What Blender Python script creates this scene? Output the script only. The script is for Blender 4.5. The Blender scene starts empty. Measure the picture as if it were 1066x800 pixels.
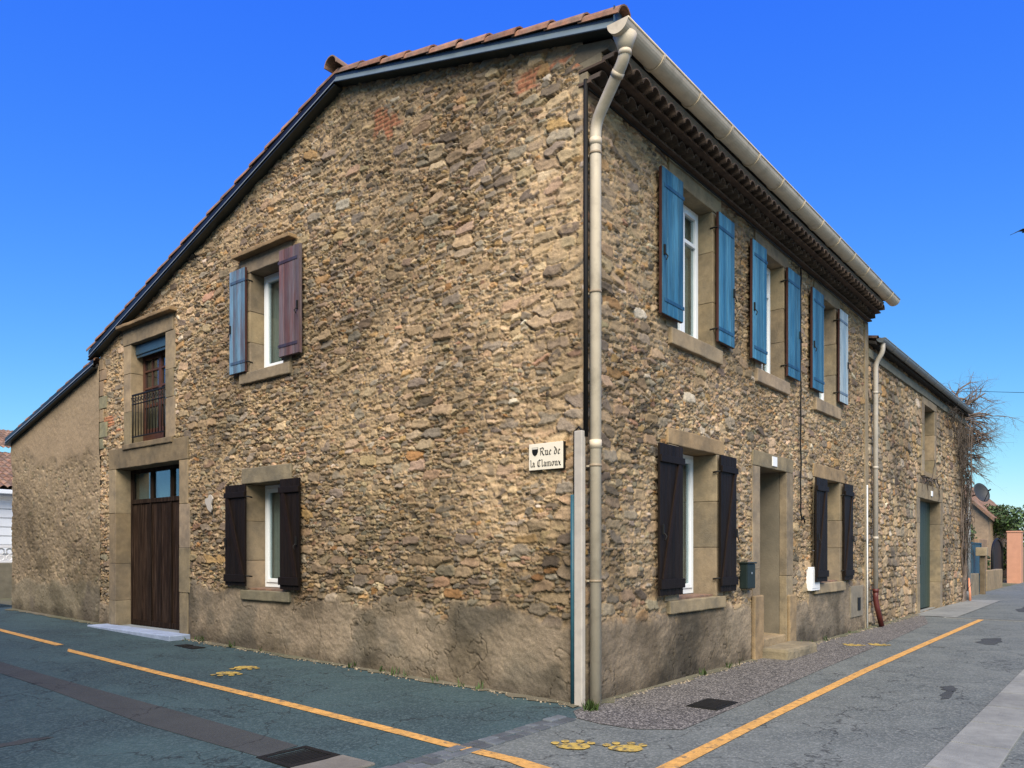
import bpy, bmesh, math, random
import numpy as np
from mathutils import Vector, Matrix
random.seed(7)
rad = math.radians
# ------------------------------------------------------------------ camera, light, exposure
S = bpy.context.scene
COL = S.collection
FWD = Vector((0.77664, 0.62942, 0.0))
cd = bpy.data.cameras.new('camera'); cam = bpy.data.objects.new('camera', cd); COL.objects.link(cam)
cam.location = (-6.757, -4.523, 1.6)
cam.rotation_euler = (rad(90), 0, math.atan2(FWD.y, FWD.x) - rad(90))
cd.sensor_fit = 'HORIZONTAL'; cd.sensor_width = 36; cd.lens = 36 * 810 / 1066
cd.shift_y = (575 - 400) / 1066; cd.clip_start = .05; cd.clip_end = 3000
S.camera = cam
SUN_EL, SUN_AZ = 45, 219      # elevation; compass direction the light comes from, degrees anticlockwise from +x
W = bpy.data.worlds.new('World'); S.world = W; W.use_nodes = True
nt = W.node_tree; nt.nodes.clear()
sky = nt.nodes.new('ShaderNodeTexSky'); sky.sky_type = 'NISHITA'; sky.sun_disc = False
sky.sun_elevation = rad(SUN_EL); sky.sun_rotation = rad(90 - SUN_AZ)
sky.air_density = 1.0; sky.dust_density = .35; sky.ozone_density = 2.2
EXPO = 0.75
# grade of the sky: each channel gets its own slope, for the deep saturated blue of the photograph
sp = nt.nodes.new('ShaderNodeSeparateColor'); cb = nt.nodes.new('ShaderNodeCombineColor'); nt.links.new(sky.outputs[0], sp.inputs[0])
for i, (k, g) in enumerate(((.040, 1.50), (.117, 1.05), (.91, .07))):
    p = nt.nodes.new('ShaderNodeMath'); p.operation = 'POWER'; p.inputs[1].default_value = g
    q = nt.nodes.new('ShaderNodeMath'); q.operation = 'MULTIPLY'; q.inputs[1].default_value = k / .1 / 2 ** EXPO
    nt.links.new(sp.outputs[i], p.inputs[0]); nt.links.new(p.outputs[0], q.inputs[0]); nt.links.new(q.outputs[0], cb.inputs[i])
bg = nt.nodes.new('ShaderNodeBackground'); bg.inputs['Strength'].default_value = .1
wo = nt.nodes.new('ShaderNodeOutputWorld')
nt.links.new(cb.outputs[0], bg.inputs[0]); nt.links.new(bg.outputs[0], wo.inputs[0])
sd = bpy.data.lights.new('sun', 'SUN'); sun = bpy.data.objects.new('sun', sd); COL.objects.link(sun)
sd.energy = 4.5; sd.angle = rad(48); sd.color = (1, .885, .73)
sv = Vector((math.cos(rad(SUN_EL)) * math.cos(rad(SUN_AZ)), math.cos(rad(SUN_EL)) * math.sin(rad(SUN_AZ)), math.sin(rad(SUN_EL))))
sun.rotation_euler = sv.to_track_quat('Z', 'Y').to_euler(); sun.location = sv * 60
vs = S.view_settings; vs.view_transform = 'Standard'; vs.look = 'None'; vs.gamma = 1; vs.exposure = EXPO; vs.use_curve_mapping = False

# ------------------------------------------------------------------ materials
MATS = {}
def M(name, col, rough=.85, var=.2, scale=9, stretch=(1, 1, 1), bump=.25, bscale=60, metal=0, stain=None, sscale=1.3, samt=.6, spec=.4, slo=.42, shi=.62):
    """base colour * noise variation * the mesh's own Col attribute, stain patches of a second colour, noise bump"""
    if name in MATS: return MATS[name]
    m = bpy.data.materials.new(name); m.use_nodes = True; t = m.node_tree; N = t.nodes; Lk = t.links
    b = N['Principled BSDF']; b.inputs['Roughness'].default_value = rough; b.inputs['Metallic'].default_value = metal
    b.inputs['Specular IOR Level'].default_value = spec
    g = N.new('ShaderNodeNewGeometry'); mp = N.new('ShaderNodeMapping'); mp.inputs['Scale'].default_value = stretch
    Lk.new(g.outputs['Position'], mp.inputs['Vector'])
    n1 = N.new('ShaderNodeTexNoise'); n1.inputs['Scale'].default_value = scale; n1.inputs['Detail'].default_value = 6; n1.inputs['Roughness'].default_value = .62
    Lk.new(mp.outputs[0], n1.inputs['Vector'])
    mr = N.new('ShaderNodeMapRange'); mr.inputs[1].default_value = .28; mr.inputs[2].default_value = .72
    mr.inputs[3].default_value = 1 - var; mr.inputs[4].default_value = 1 + var
    Lk.new(n1.outputs[0], mr.inputs[0])
    base = N.new('ShaderNodeMix'); base.data_type = 'RGBA'; base.inputs[6].default_value = (*col, 1)
    base.inputs[7].default_value = (*(stain or col), 1)
    if stain:
        n2 = N.new('ShaderNodeTexNoise'); n2.inputs['Scale'].default_value = sscale; n2.inputs['Detail'].default_value = 7; n2.inputs['Roughness'].default_value = .65
        Lk.new(mp.outputs[0], n2.inputs['Vector'])
        r2 = N.new('ShaderNodeMapRange'); r2.inputs[1].default_value = slo; r2.inputs[2].default_value = shi; r2.inputs[3].default_value = 0; r2.inputs[4].default_value = samt
        Lk.new(n2.outputs[0], r2.inputs[0]); Lk.new(r2.outputs[0], base.inputs[0])
    else: base.inputs[0].default_value = 0
    at = N.new('ShaderNodeAttribute'); at.attribute_name = 'Col'
    m1 = N.new('ShaderNodeVectorMath'); m1.operation = 'MULTIPLY'; m2 = N.new('ShaderNodeVectorMath'); m2.operation = 'SCALE'
    Lk.new(base.outputs[2], m1.inputs[0]); Lk.new(at.outputs['Color'], m1.inputs[1])
    Lk.new(m1.outputs[0], m2.inputs[0]); Lk.new(mr.outputs[0], m2.inputs['Scale'])
    Lk.new(m2.outputs[0], b.inputs['Base Color'])
    if bump:
        n3 = N.new('ShaderNodeTexNoise'); n3.inputs['Scale'].default_value = bscale; n3.inputs['Detail'].default_value = 4
        Lk.new(mp.outputs[0], n3.inputs['Vector'])
        bp = N.new('ShaderNodeBump'); bp.inputs['Strength'].default_value = bump; bp.inputs['Distance'].default_value = .01
        Lk.new(n3.outputs[0], bp.inputs['Height']); Lk.new(bp.outputs[0], b.inputs['Normal'])
    MATS[name] = m
    return m

def asphalt(name, col, agg, aggamt, patch, pscale=.5, scale=55):
    m = M(name, col, rough=.88, var=.18, scale=2.2, bump=0, stain=patch, sscale=pscale, samt=.8)
    t = m.node_tree; N = t.nodes; Lk = t.links; b = N['Principled BSDF']
    src = b.inputs['Base Color'].links[0].from_socket
    g = N.new('ShaderNodeNewGeometry')
    v = N.new('ShaderNodeTexVoronoi'); v.inputs['Scale'].default_value = scale; Lk.new(g.outputs['Position'], v.inputs['Vector'])
    sep = N.new('ShaderNodeSeparateColor'); Lk.new(v.outputs['Color'], sep.inputs[0])
    r = N.new('ShaderNodeMapRange'); r.inputs[1].default_value = .45; r.inputs[2].default_value = 1; r.inputs[3].default_value = 0; r.inputs[4].default_value = aggamt
    Lk.new(sep.outputs[0], r.inputs[0])
    mx = N.new('ShaderNodeMix'); mx.data_type = 'RGBA'; mx.inputs[7].default_value = (*agg, 1)
    Lk.new(r.outputs[0], mx.inputs[0]); Lk.new(src, mx.inputs[6])
    # cracks: thin lines between large warped cells
    nz = N.new('ShaderNodeTexNoise'); nz.inputs['Scale'].default_value = 1.6; nz.inputs['Detail'].default_value = 6
    Lk.new(g.outputs['Position'], nz.inputs['Vector'])
    ad = N.new('ShaderNodeVectorMath'); ad.operation = 'MULTIPLY_ADD'; ad.inputs[1].default_value = (1.6, 1.6, 1.6)
    Lk.new(nz.outputs['Color'], ad.inputs[0]); Lk.new(g.outputs['Position'], ad.inputs[2])
    vc = N.new('ShaderNodeTexVoronoi'); vc.feature = 'DISTANCE_TO_EDGE'; vc.inputs['Scale'].default_value = .7
    Lk.new(ad.outputs[0], vc.inputs['Vector'])
    cr = N.new('ShaderNodeMapRange'); cr.inputs[1].default_value = .002; cr.inputs[2].default_value = .012; cr.inputs[3].default_value = .38; cr.inputs[4].default_value = 1
    Lk.new(vc.outputs['Distance'], cr.inputs[0])
    sc = N.new('ShaderNodeVectorMath'); sc.operation = 'SCALE'; Lk.new(mx.outputs[2], sc.inputs[0]); Lk.new(cr.outputs[0], sc.inputs['Scale'])
    Lk.new(sc.outputs[0], b.inputs['Base Color'])
    n3 = N.new('ShaderNodeTexNoise'); n3.inputs['Scale'].default_value = 3; n3.inputs['Detail'].default_value = 8; Lk.new(g.outputs['Position'], n3.inputs['Vector'])
    b1 = N.new('ShaderNodeBump'); b1.inputs['Strength'].default_value = .35; b1.inputs['Distance'].default_value = .03; Lk.new(n3.outputs[0], b1.inputs['Height'])
    b2 = N.new('ShaderNodeBump'); b2.inputs['Strength'].default_value = .7; b2.inputs['Distance'].default_value = .006
    Lk.new(v.outputs['Distance'], b2.inputs['Height']); Lk.new(b1.outputs[0], b2.inputs['Normal']); Lk.new(b2.outputs[0], b.inputs['Normal'])
    return m

def glass_mat():
    m = bpy.data.materials.new('window_glass'); m.use_nodes = True; t = m.node_tree; N = t.nodes; N.clear()
    o = N.new('ShaderNodeOutputMaterial'); tr = N.new('ShaderNodeBsdfTransparent'); tr.inputs[0].default_value = (.70, .77, .77, 1)
    gl = N.new('ShaderNodeBsdfGlossy'); gl.inputs['Roughness'].default_value = .02; gl.inputs[0].default_value = (.9, .95, 1, 1)
    lw_ = N.new('ShaderNodeLayerWeight'); lw_.inputs[0].default_value = .5; pw_ = N.new('ShaderNodeMath'); pw_.operation = 'POWER'; pw_.inputs[1].default_value = 3.0; t.links.new(lw_.outputs['Facing'], pw_.inputs[0])
    f = N.new('ShaderNodeMapRange'); f.inputs[3].default_value = .05; f.inputs[4].default_value = .8; t.links.new(pw_.outputs[0], f.inputs[0])
    mx = N.new('ShaderNodeMixShader'); t.links.new(f.outputs[0], mx.inputs[0]); t.links.new(tr.outputs[0], mx.inputs[1]); t.links.new(gl.outputs[0], mx.inputs[2])
    t.links.new(mx.outputs[0], o.inputs[0]); return m
GLASS = glass_mat()
STONE = M('rubble_stone', (1, 1, 1), rough=.92, var=.22, scale=45, bump=.6, bscale=90, stain=(.80, .83, .82), sscale=.45, samt=.6, spec=.2)
ASH = M('dressed_stone', (.255, .20, .128), rough=.9, var=.2, scale=7, bump=.5, bscale=55, stain=(.135, .115, .085), sscale=1.9, samt=.75, spec=.25)
CEM = M('cement', (.215, .185, .135), rough=.92, var=.18, scale=6, bump=.6, bscale=40, stain=(.14, .13, .105), sscale=1.2, samt=.7, spec=.25)
PVC = M('white_window_frame', (.74, .78, .80), rough=.35, var=.03, bump=0)
CURT = M('curtain', (.36, .35, .32), rough=.9, var=.08, scale=3, bump=.1)
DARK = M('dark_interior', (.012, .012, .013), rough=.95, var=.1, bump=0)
BLUE = M('blue_paint', (.018, .098, .175), rough=.5, var=.35, scale=11, stretch=(2.5, 2.5, .22), bump=.3, bscale=70, stain=(.062, .185, .265), sscale=2.4, samt=.85, slo=.40, shi=.66)
PALEBL = M('bleached_paint', (.30, .36, .38), rough=.6, var=.25, scale=9, stretch=(2.5, 2.5, .3), bump=.25, stain=(.12, .22, .30), sscale=3, samt=.7)
BROWNP = M('brown_paint', (.050, .017, .013), rough=.5, var=.25, scale=12, stretch=(1, 1, .3), bump=.2)
WEATH = M('faded_shutter_paint', (.105, .050, .045), rough=.6, var=.3, scale=9, stretch=(3, 3, .3), bump=.25, stain=(.10, .095, .105), sscale=2.6, samt=.7)
FADEBL = M('faded_blue_paint', (.10, .19, .27), rough=.6, var=.3, scale=9, stretch=(3, 3, .3), bump=.25, stain=(.10, .075, .085), sscale=3.2, samt=.8)
BLACKSH = M('dark_stained_wood', (.0095, .0062, .0045), spec=.15, rough=.6, var=.35, scale=20, stretch=(2, 2, .2), bump=.25, bscale=80)
PLANK = M('old_plank', (.015, .0078, .0042), rough=.85, spec=.15, var=.7, scale=16, stretch=(3.2, 3.2, .13), bump=.6, bscale=50, stain=(.065, .043, .030), sscale=11, samt=.6, slo=.48, shi=.62)
REDWOOD = M('varnished_wood', (.070, .028, .017), rough=.5, var=.3, scale=12, bump=.1)
IRON = M('black_iron', (.010, .010, .009), spec=.2, rough=.6, var=.2, bump=.15)
ROLLER = M('roller_shutter_box', (.035, .07, .095), rough=.4, var=.1, bump=0)
CREAM = M('cream_plastic', (.53, .46, .345), rough=.5, var=.08, scale=5, bump=.08, stain=(.27, .23, .165), sscale=3.6, samt=.6, slo=.48, shi=.70)
CONCOVER = M('grey_plastic', (.42, .385, .33), rough=.5, var=.08, bump=.05, stain=(.3, .28, .25), sscale=3, samt=.5)
WHITEP = M('white_paint', (.72, .73, .72), rough=.5, var=.05, bump=.05)
CAST = M('red_brown_cast_iron', (.075, .014, .011), rough=.5, var=.2, bump=.2)
RUBBER = M('black_cable', (.008, .008, .008), spec=.2, rough=.6, var=.1, bump=0)
TEALP = M('teal_pipe', (.022, .085, .115), rough=.5, var=.2, bump=.1)
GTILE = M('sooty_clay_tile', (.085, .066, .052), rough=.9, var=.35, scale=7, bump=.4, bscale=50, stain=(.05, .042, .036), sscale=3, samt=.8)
FASCIA = M('grey_teal_metal', (.060, .085, .092), rough=.35, var=.12, scale=3, bump=.05, metal=.25)
TILE = M('clay_tile', (.205, .115, .072), rough=.9, var=.35, scale=9, bump=.5, bscale=50, stain=(.125, .10, .078), sscale=4, samt=.85)
SOFFIT = M('soffit_board', (.028, .024, .02), rough=.9, var=.3, bump=.2)
ZINC = M('zinc', (.22, .25, .27), rough=.4, var=.12, metal=.5, bump=.1)
GREEND = M('green_door_paint', (.024, .044, .033), rough=.55, var=.2, scale=6, stretch=(2, 2, .3), bump=.3)
YEL = M('yellow_road_paint', (.50, .27, .07), rough=.85, var=.3, scale=14, bump=.6, bscale=90, stain=(.10, .085, .06), sscale=11, samt=.85, slo=.54, shi=.66)
PAWY = M('yellow_stencil_paint', (.40, .28, .06), rough=.85, var=.3, scale=18, bump=.6, bscale=90, stain=(.07, .07, .055), sscale=17, samt=.9, slo=.50, shi=.60)
GALV = M('galvanised_steel', (.24, .27, .29), rough=.5, var=.15, metal=.3, bump=.1)
BARK = M('bark', (.135, .105, .085), rough=.95, var=.35, scale=12, bump=.6, bscale=40)
VINE = M('dry_vine', (.072, .058, .046), rough=.95, var=.45, scale=9, bump=.4)
LEAF = M('leaf', (.045, .075, .022), rough=.6, var=.45, scale=3, bump=0, spec=.3)
ORANGE = M('orange_render', (.47, .235, .145), rough=.9, var=.1, scale=4, bump=.4, bscale=50)
WHITEW = M('white_render', (.62, .62, .60), rough=.9, var=.07, scale=3, bump=.3, bscale=40)
EARTH = M('dry_earth', (.12, .105, .07), rough=1, var=.3, scale=.8, bump=.5, bscale=6, stain=(.06, .075, .03), sscale=.15, samt=.8)
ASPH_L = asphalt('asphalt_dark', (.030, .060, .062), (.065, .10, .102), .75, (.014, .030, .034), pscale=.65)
ASPH_R = asphalt('asphalt_grey', (.098, .110, .100), (.19, .20, .182), .7, (.062, .074, .070), pscale=.8)
PATCH = asphalt('asphalt_patch', (.040, .044, .042), (.058, .064, .062), .4, (.032, .036, .035), scale=90)
PEBBLE = asphalt('exposed_pebble', (.062, .058, .052), (.27, .25, .22), .9, (.045, .042, .038), scale=66)
SLAB = M('gutter_concrete', (.20, .205, .185), rough=.9, var=.15, scale=8, bump=.5, bscale=60, stain=(.13, .135, .125), sscale=1.2, samt=.7)
SETT = M('dark_setts', (.075, .085, .09), rough=.8, var=.3, scale=6, bump=.6, bscale=30)

# ------------------------------------------------------------------ builders
def gz(x, y): return .0175 * min(max(y, 0), 60)
WP = {}      # world position of every root / part origin
def _attr(me, cols):
    a = me.color_attributes.new('Col', 'FLOAT_COLOR', 'POINT'); a.data.foreach_set('color', cols.astype(np.float32).ravel())
def props(o, label=None, cat=None, group=None, kind=None):
    if label: o['label'] = label
    if cat: o['category'] = cat
    if group: o['group'] = group
    if kind: o['kind'] = kind
    return o
def thing(name, label, cat, loc, group=None):
    o = bpy.data.objects.new(name, None); COL.objects.link(o); o.location = loc; o.empty_display_size = .2
    WP[o.name] = Vector(loc); return props(o, label, cat, group)
def place(me, name, parent, mat):
    o = bpy.data.objects.new(name, me); COL.objects.link(o); me.materials.append(mat)
    if parent is not None: o.parent = parent; WP[o.name] = WP[parent.name]
    return o
class MB:
    def __init__(s): s.v = []; s.f = []; s.c = []; s.sm = []
    def add(s, vs_, fs, col=(1, 1, 1), smooth=False):
        n = len(s.v); s.v += [tuple(p) for p in vs_]; s.c += [col] * len(vs_); s.f += [tuple(i + n for i in f) for f in fs]; s.sm += [smooth] * len(fs)
    def box(s, a, b, col=(1, 1, 1), bev=.0, fn=None):
        x0, y0, z0 = (min(a[i], b[i]) for i in range(3)); x1, y1, z1 = (max(a[i], b[i]) for i in range(3))
        bev = min(bev, (x1 - x0) * .45, (y1 - y0) * .45, (z1 - z0) * .45)
        if bev <= 0:
            P = [(x, y, z) for x in (x0, x1) for y in (y0, y1) for z in (z0, z1)]
            Fc = [(0, 1, 3, 2), (4, 6, 7, 5), (0, 4, 5, 1), (2, 3, 7, 6), (0, 2, 6, 4), (1, 5, 7, 3)]
            sm = False
        else:
            bm = bmesh.new(); bmesh.ops.create_cube(bm, size=1)
            for v in bm.verts: v.co = Vector(((x0 + x1) / 2 + v.co.x * (x1 - x0), (y0 + y1) / 2 + v.co.y * (y1 - y0), (z0 + z1) / 2 + v.co.z * (z1 - z0)))
            bmesh.ops.bevel(bm, geom=bm.edges[:], offset=bev, segments=2, affect='EDGES', profile=.6)
            bm.verts.index_update(); P = [v.co[:] for v in bm.verts]; Fc = [[v.index for v in f.verts] for f in bm.faces]; bm.free(); sm = False
        if fn: P = [fn(*p) for p in P]
        s.add(P, Fc, col, sm); return s
    def rough_box(s, a, b, col=(1, 1, 1), bev=.015, amp=.006, step=.08, fn=None):
        """a dressed-stone block: subdivided, bevelled, edges worn by noise"""
        lo = [min(a[i], b[i]) for i in range(3)]; hi = [max(a[i], b[i]) for i in range(3)]
        bm = bmesh.new(); bmesh.ops.create_cube(bm, size=1)
        for v in bm.verts: v.co = Vector([(lo[i] + hi[i]) / 2 + v.co[i] * (hi[i] - lo[i]) for i in range(3)])
        bev = min(bev, min(hi[i] - lo[i] for i in range(3)) * .4)
        for ax in range(3):
            k = int((hi[ax] - lo[ax]) / step); nrm = Vector([1 if i == ax else 0 for i in range(3)])
            for j in range(1, k):
                co = Vector(lo); co[ax] = lo[ax] + (hi[ax] - lo[ax]) * j / k
                bmesh.ops.bisect_plane(bm, geom=bm.verts[:] + bm.edges[:] + bm.faces[:], plane_co=co, plane_no=nrm)
        ed = [e for e in bm.edges if len(e.link_faces) == 2 and e.calc_face_angle() > 1]
        bmesh.ops.bevel(bm, geom=ed, offset=bev, segments=2, affect='EDGES', profile=.55)
        sx = random.random() * 50
        from mathutils import noise as nz
        for v in bm.verts:
            q = v.co * 5 + Vector((sx, sx, sx)); q2 = v.co * 17 + Vector((sx, 0, sx))
            v.co += (nz.noise_vector(q) * amp + nz.noise_vector(q2) * amp * .5)
        bm.verts.index_update(); P = [v.co[:] for v in bm.verts]; Fc = [[v.index for v in f.verts] for f in bm.faces]; bm.free()
        if fn: P = [fn(*p) for p in P]
        s.add(P, Fc, col); return s
    def tube(s, pts, r, n=8, col=(1, 1, 1), cap=True):
        pts = [Vector(p) for p in pts]; rs = r if isinstance(r, (list, tuple)) else [r] * len(pts)
        V = []; Fc = []
        up = None
        for i, p in enumerate(pts):
            d = (pts[min(i + 1, len(pts) - 1)] - pts[max(i - 1, 0)])
            if d.length < 1e-9: d = Vector((0, 0, 1))
            d.normalize()
            if up is None:
                up = d.orthogonal().normalized()
            else:
                up = (up - d * up.dot(d))
                up = up.normalized() if up.length > 1e-6 else d.orthogonal().normalized()
            w = d.cross(up)
            for k in range(n):
                a = 2 * math.pi * k / n; V.append(p + (up * math.cos(a) + w * math.sin(a)) * rs[i])
        for i in range(len(pts) - 1):
            for k in range(n): Fc.append((i * n + k, i * n + (k + 1) % n, (i + 1) * n + (k + 1) % n, (i + 1) * n + k))
        if cap: Fc.append(tuple(range(n))[::-1]); Fc.append(tuple((len(pts) - 1) * n + k for k in range(n)))
        s.add(V, Fc, col, True); return s
    def prism(s, poly, vec, col=(1, 1, 1)):
        """poly: list of 3d points, extruded by vec"""
        n = len(poly); vec = Vector(vec); P = [Vector(p) for p in poly]; P += [p + vec for p in P]
        Fc = [tuple(range(n))[::-1], tuple(range(n, 2 * n))] + [(i, (i + 1) % n, n + (i + 1) % n, n + i) for i in range(n)]
        s.add(P, Fc, col); return s
    def barrel(s, p0, p1, r0, r1, th=.014, n=8, up=(0, 0, 1), col=(1, 1, 1), flip=False):
        """half-round clay tile from p0 to p1"""
        p0 = Vector(p0); p1 = Vector(p1); d = (p1 - p0).normalized(); up = Vector(up); up = (up - d * up.dot(d)).normalized(); w = d.cross(up)
        if flip: up = -up
        V = []
        for p, r in ((p0, r0), (p1, r1)):
            for rr in (r, r - th):
                for k in range(n + 1):
                    a = math.pi * k / n; V.append(p + w * math.cos(a) * rr + up * math.sin(a) * rr)
        m = n + 1; Fc = []
        for k in range(n):
            Fc += [(k, k + 1, 2 * m + k + 1, 2 * m + k), (m + k, 3 * m + k, 3 * m + k + 1, m + k + 1), (k, m + k, m + k + 1, k + 1), (2 * m + k, 2 * m + k + 1, 3 * m + k + 1, 3 * m + k)]
        for k in (0, n): Fc.append((k, 2 * m + k, 3 * m + k, m + k))
        s.add(V, Fc, col); return s
    def build(s, name, mat, parent=None):
        me = bpy.data.meshes.new(name)
        off = WP[parent.name] if parent is not None else Vector((0, 0, 0))
        me.from_pydata([(p[0] - off.x, p[1] - off.y, p[2] - off.z) for p in s.v], [], s.f)
        bm = bmesh.new(); bm.from_mesh(me); bmesh.ops.recalc_face_normals(bm, faces=bm.faces[:]); bm.to_mesh(me); bm.free()
        c = np.ones((len(s.v), 4)); c[:, :3] = np.array(s.c); _attr(me, c)
        if any(s.sm) and len(me.polygons) == len(s.sm): me.polygons.foreach_set('use_smooth', s.sm)
        me.update()
        return place(me, name, parent, mat)
LW = lambda u, d, z: (-d, u, z)          # gable wall: u runs away from the corner, d out of the wall
RW = lambda u, d, z: (u, -d, z)          # street wall

# ------------------------------------------------------------------ rubble masonry as a relief
def vnoise(U, Z, sc, seed, oct=3, ratio=1.0):
    rng = np.random.RandomState(seed); out = 0; amp = 1; tot = 0
    for o in range(oct):
        a = U * sc * (2 ** o) * ratio; b = Z * sc * (2 ** o)
        if ratio == 1.0: t_ = rng.rand() * 6.28; a, b = a * math.cos(t_) - b * math.sin(t_), a * math.sin(t_) + b * math.cos(t_)
        a = a + 313.7; b = b + 207.3
        i = np.floor(a).astype(int); j = np.floor(b).astype(int); fx = a - i; fy = b - j
        fx = fx ** 3 * (fx * (fx * 6 - 15) + 10); fy = fy ** 3 * (fy * (fy * 6 - 15) + 10)
        G = rng.rand(1009); PM = rng.permutation(1009)
        h = lambda p, q: G[PM[(PM[p % 1009] + q) % 1009]]
        out = out + amp * ((h(i, j) * (1 - fx) + h(i + 1, j) * fx) * (1 - fy) + (h(i, j + 1) * (1 - fx) + h(i + 1, j + 1) * fx) * fy)
        tot += amp; amp *= .5
    return out / tot
def sst(a, b, x): t = np.clip((x - a) / (b - a), 0, 1); return t * t * (3 - 2 * t)
PAL = np.array([(.315, .235, .15), (.28, .215, .14), (.255, .20, .14), (.235, .20, .155), (.19, .165, .13), (.38, .295, .195), (.31, .205, .10), (.28, .16, .07), (.135, .11, .085), (.29, .185, .125), (.42, .37, .30)])
PW = np.array([.20, .17, .15, .13, .12, .08, .035, .012, .09, .02, .012])
def rubble(name, mat, parent, fn, u0, u1, z0, z1, du, dz, seed, top=None, holes=(), render=None, cell=(.30, .13), p_big=.15, p_mid=.48, mort=.0,
           relief=1.0, pal=PAL, pw=PW, mcol=(.325, .245, .155), rcol=(.215, .178, .132), rcol2=(.14, .122, .095), corner=False, brick=(), slant=0., gain=1.0, mixlow=None, smr=1.0):
    rng = np.random.RandomState(seed)
    nu = int(round((u1 - u0) / du)) + 1; nz_ = int(round((z1 - z0) / dz)) + 1
    us = np.linspace(u0, u1, nu); zs = np.linspace(z0, z1, nz_); U, Z = np.meshgrid(us, zs, indexing='ij')
    wu = U + .034 * (vnoise(U, Z, 6, seed + 1, 5) - .5) * 2; wz = Z + .026 * (vnoise(U, Z, 8, seed + 2, 5) - .5) * 2
    F1 = np.full(U.shape, 9.); F2 = np.full(U.shape, 9.); ID = np.full(U.shape, -1); QX = np.zeros(U.shape); QZ = np.zeros(U.shape)
    seeds = []
    cu, cz = cell; ni = int((u1 - u0) / cu) + 2; nj = int((z1 - z0) / cz) + 2
    def emit(x, z, w, h):
        seeds.append((x + w * rng.uniform(.32, .68), z + h * rng.uniform(.35, .65), w * .5 * rng.uniform(.85, 1.3), h * .5 * rng.uniform(.85, 1.3), slant + rng.normal(0, .19)))
    for j in range(nj):
        sh = rng.rand() * cu
        for i in range(-1, ni):
            x = u0 + i * cu + sh - cu; z = z0 + (j - .5) * cz
            big = .72 if (corner and x < .5) else p_big
            if mixlow and z < mixlow: big = max(big, .35)
            if rng.rand() < big: emit(x, z, cu, cz); continue
            sp = rng.uniform(.38, .62)
            for (a, wa) in ((0, sp), (sp, 1 - sp)):
                sq = rng.uniform(.38, .62)
                for (b, hb) in ((0, sq), (sq, 1 - sq)):
                    if rng.rand() < p_mid: emit(x + a * cu, z + b * cz, wa * cu, hb * cz)
                    else:
                        s2 = rng.uniform(.4, .6); s3 = rng.uniform(.4, .6)
                        for (c, wc) in ((0, s2), (s2, 1 - s2)):
                            for (d, hd) in ((0, s3), (s3, 1 - s3)): emit(x + (a + c * wa) * cu, z + (b + d * hb) * cz, wa * wc * cu, hb * hd * cz)
    for k, (cx, cy, a, b, r) in enumerate(seeds):
        R_ = 1.9; ext = R_ * max(a, b * .7); exz = R_ * max(b, a * abs(math.sin(r)) + b * .8)
        i0 = max(0, int((cx - ext - u0) / du)); i1 = min(nu, int((cx + ext - u0) / du) + 2); j0 = max(0, int((cy - exz - z0) / dz)); j1 = min(nz_, int((cy + exz - z0) / dz) + 2)
        if i0 >= i1 or j0 >= j1: continue
        x = wu[i0:i1, j0:j1] - cx; y = wz[i0:i1, j0:j1] - cy; c, s = math.cos(r), math.sin(r)
        qx = (x * c + y * s) / a; qy = (-x * s + y * c) / b
        d = None
        for t in (0, 90, 180, 270, rng.uniform(30, 60), rng.uniform(120, 150), rng.uniform(210, 240), rng.uniform(300, 330)):
            th = math.radians(t + rng.uniform(-11, 11)); off = 1.0 if t in (0, 90, 180, 270) else rng.uniform(1.02, 1.3)
            e = (qx * math.cos(th) + qy * math.sin(th)) / off
            d = e if d is None else np.maximum(d, e)
        f1 = F1[i0:i1, j0:j1]; f2 = F2[i0:i1, j0:j1]
        new = d < f1
        F2[i0:i1, j0:j1] = np.where(new, f1, np.minimum(f2, d))
        ID[i0:i1, j0:j1] = np.where(new, k, ID[i0:i1, j0:j1]); QX[i0:i1, j0:j1] = np.where(new, qx, QX[i0:i1, j0:j1]); QZ[i0:i1, j0:j1] = np.where(new, qy, QZ[i0:i1, j0:j1])
        F1[i0:i1, j0:j1] = np.where(new, d, f1)
    ns = len(seeds); idc = np.clip(ID, 0, ns - 1)
    size = np.array([min(s_[2], s_[3] * 2.2) for s_ in seeds])
    hb = rng.normal(0, .011, ns) + .05 * np.clip(size, 0, .18); tx = rng.normal(0, .008, ns); tz = rng.normal(-.010, .009, ns)
    lo_e = sst(.35, -.35, QZ); wid = .40 - .27 * lo_e
    m = sst(.02, 1, (F2 - F1) / wid) * sst(1.22, 1.22 - wid, F1)
    fine = vnoise(U, Z, 28, seed + 3, 3) - .5; mid = vnoise(U, Z, 7, seed + 4, 3) - .5; low = vnoise(U, Z, .9, seed + 5, 3) - .5
    strat = vnoise(U + .25 * Z, Z - .05 * U, 24, seed + 12, 3, ratio=.25) - .5
    smear = sst(.42, .68, vnoise(U, Z, .75, seed + 13, 4) + (.20 * smr * sst(1.6, .2, U) if corner else 0)) * smr
    hst = hb[idc] + tx[idc] * QX + tz[idc] * QZ + (m - 1) * .085 + fine * .016 + strat * .026
    hmo = -.034 + mort + .030 * smear + low * .04 + mid * .040 + fine * .024 + strat * .030 - .03 * lo_e * sst(.22, .0, F2 - F1)
    holes_n = vnoise(U, Z, 11, seed + 8, 2)
    hmo = hmo - .07 * sst(.62, .74, holes_n) * (1 - .5 * smear)
    isst = sst(-.004, .006, hst - hmo)
    H = np.maximum(hst, hmo) * relief * .74
    cols = pal[rng.choice(len(pal), ns, p=pw / pw.sum())] * rng.uniform(.70, 1.20, (ns, 1)) * rng.normal(1, .025, (ns, 3))
    C = cols[idc] * (1 + .5 * (vnoise(U, Z, 18, seed + 6, 3) - .5)[..., None])
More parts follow.
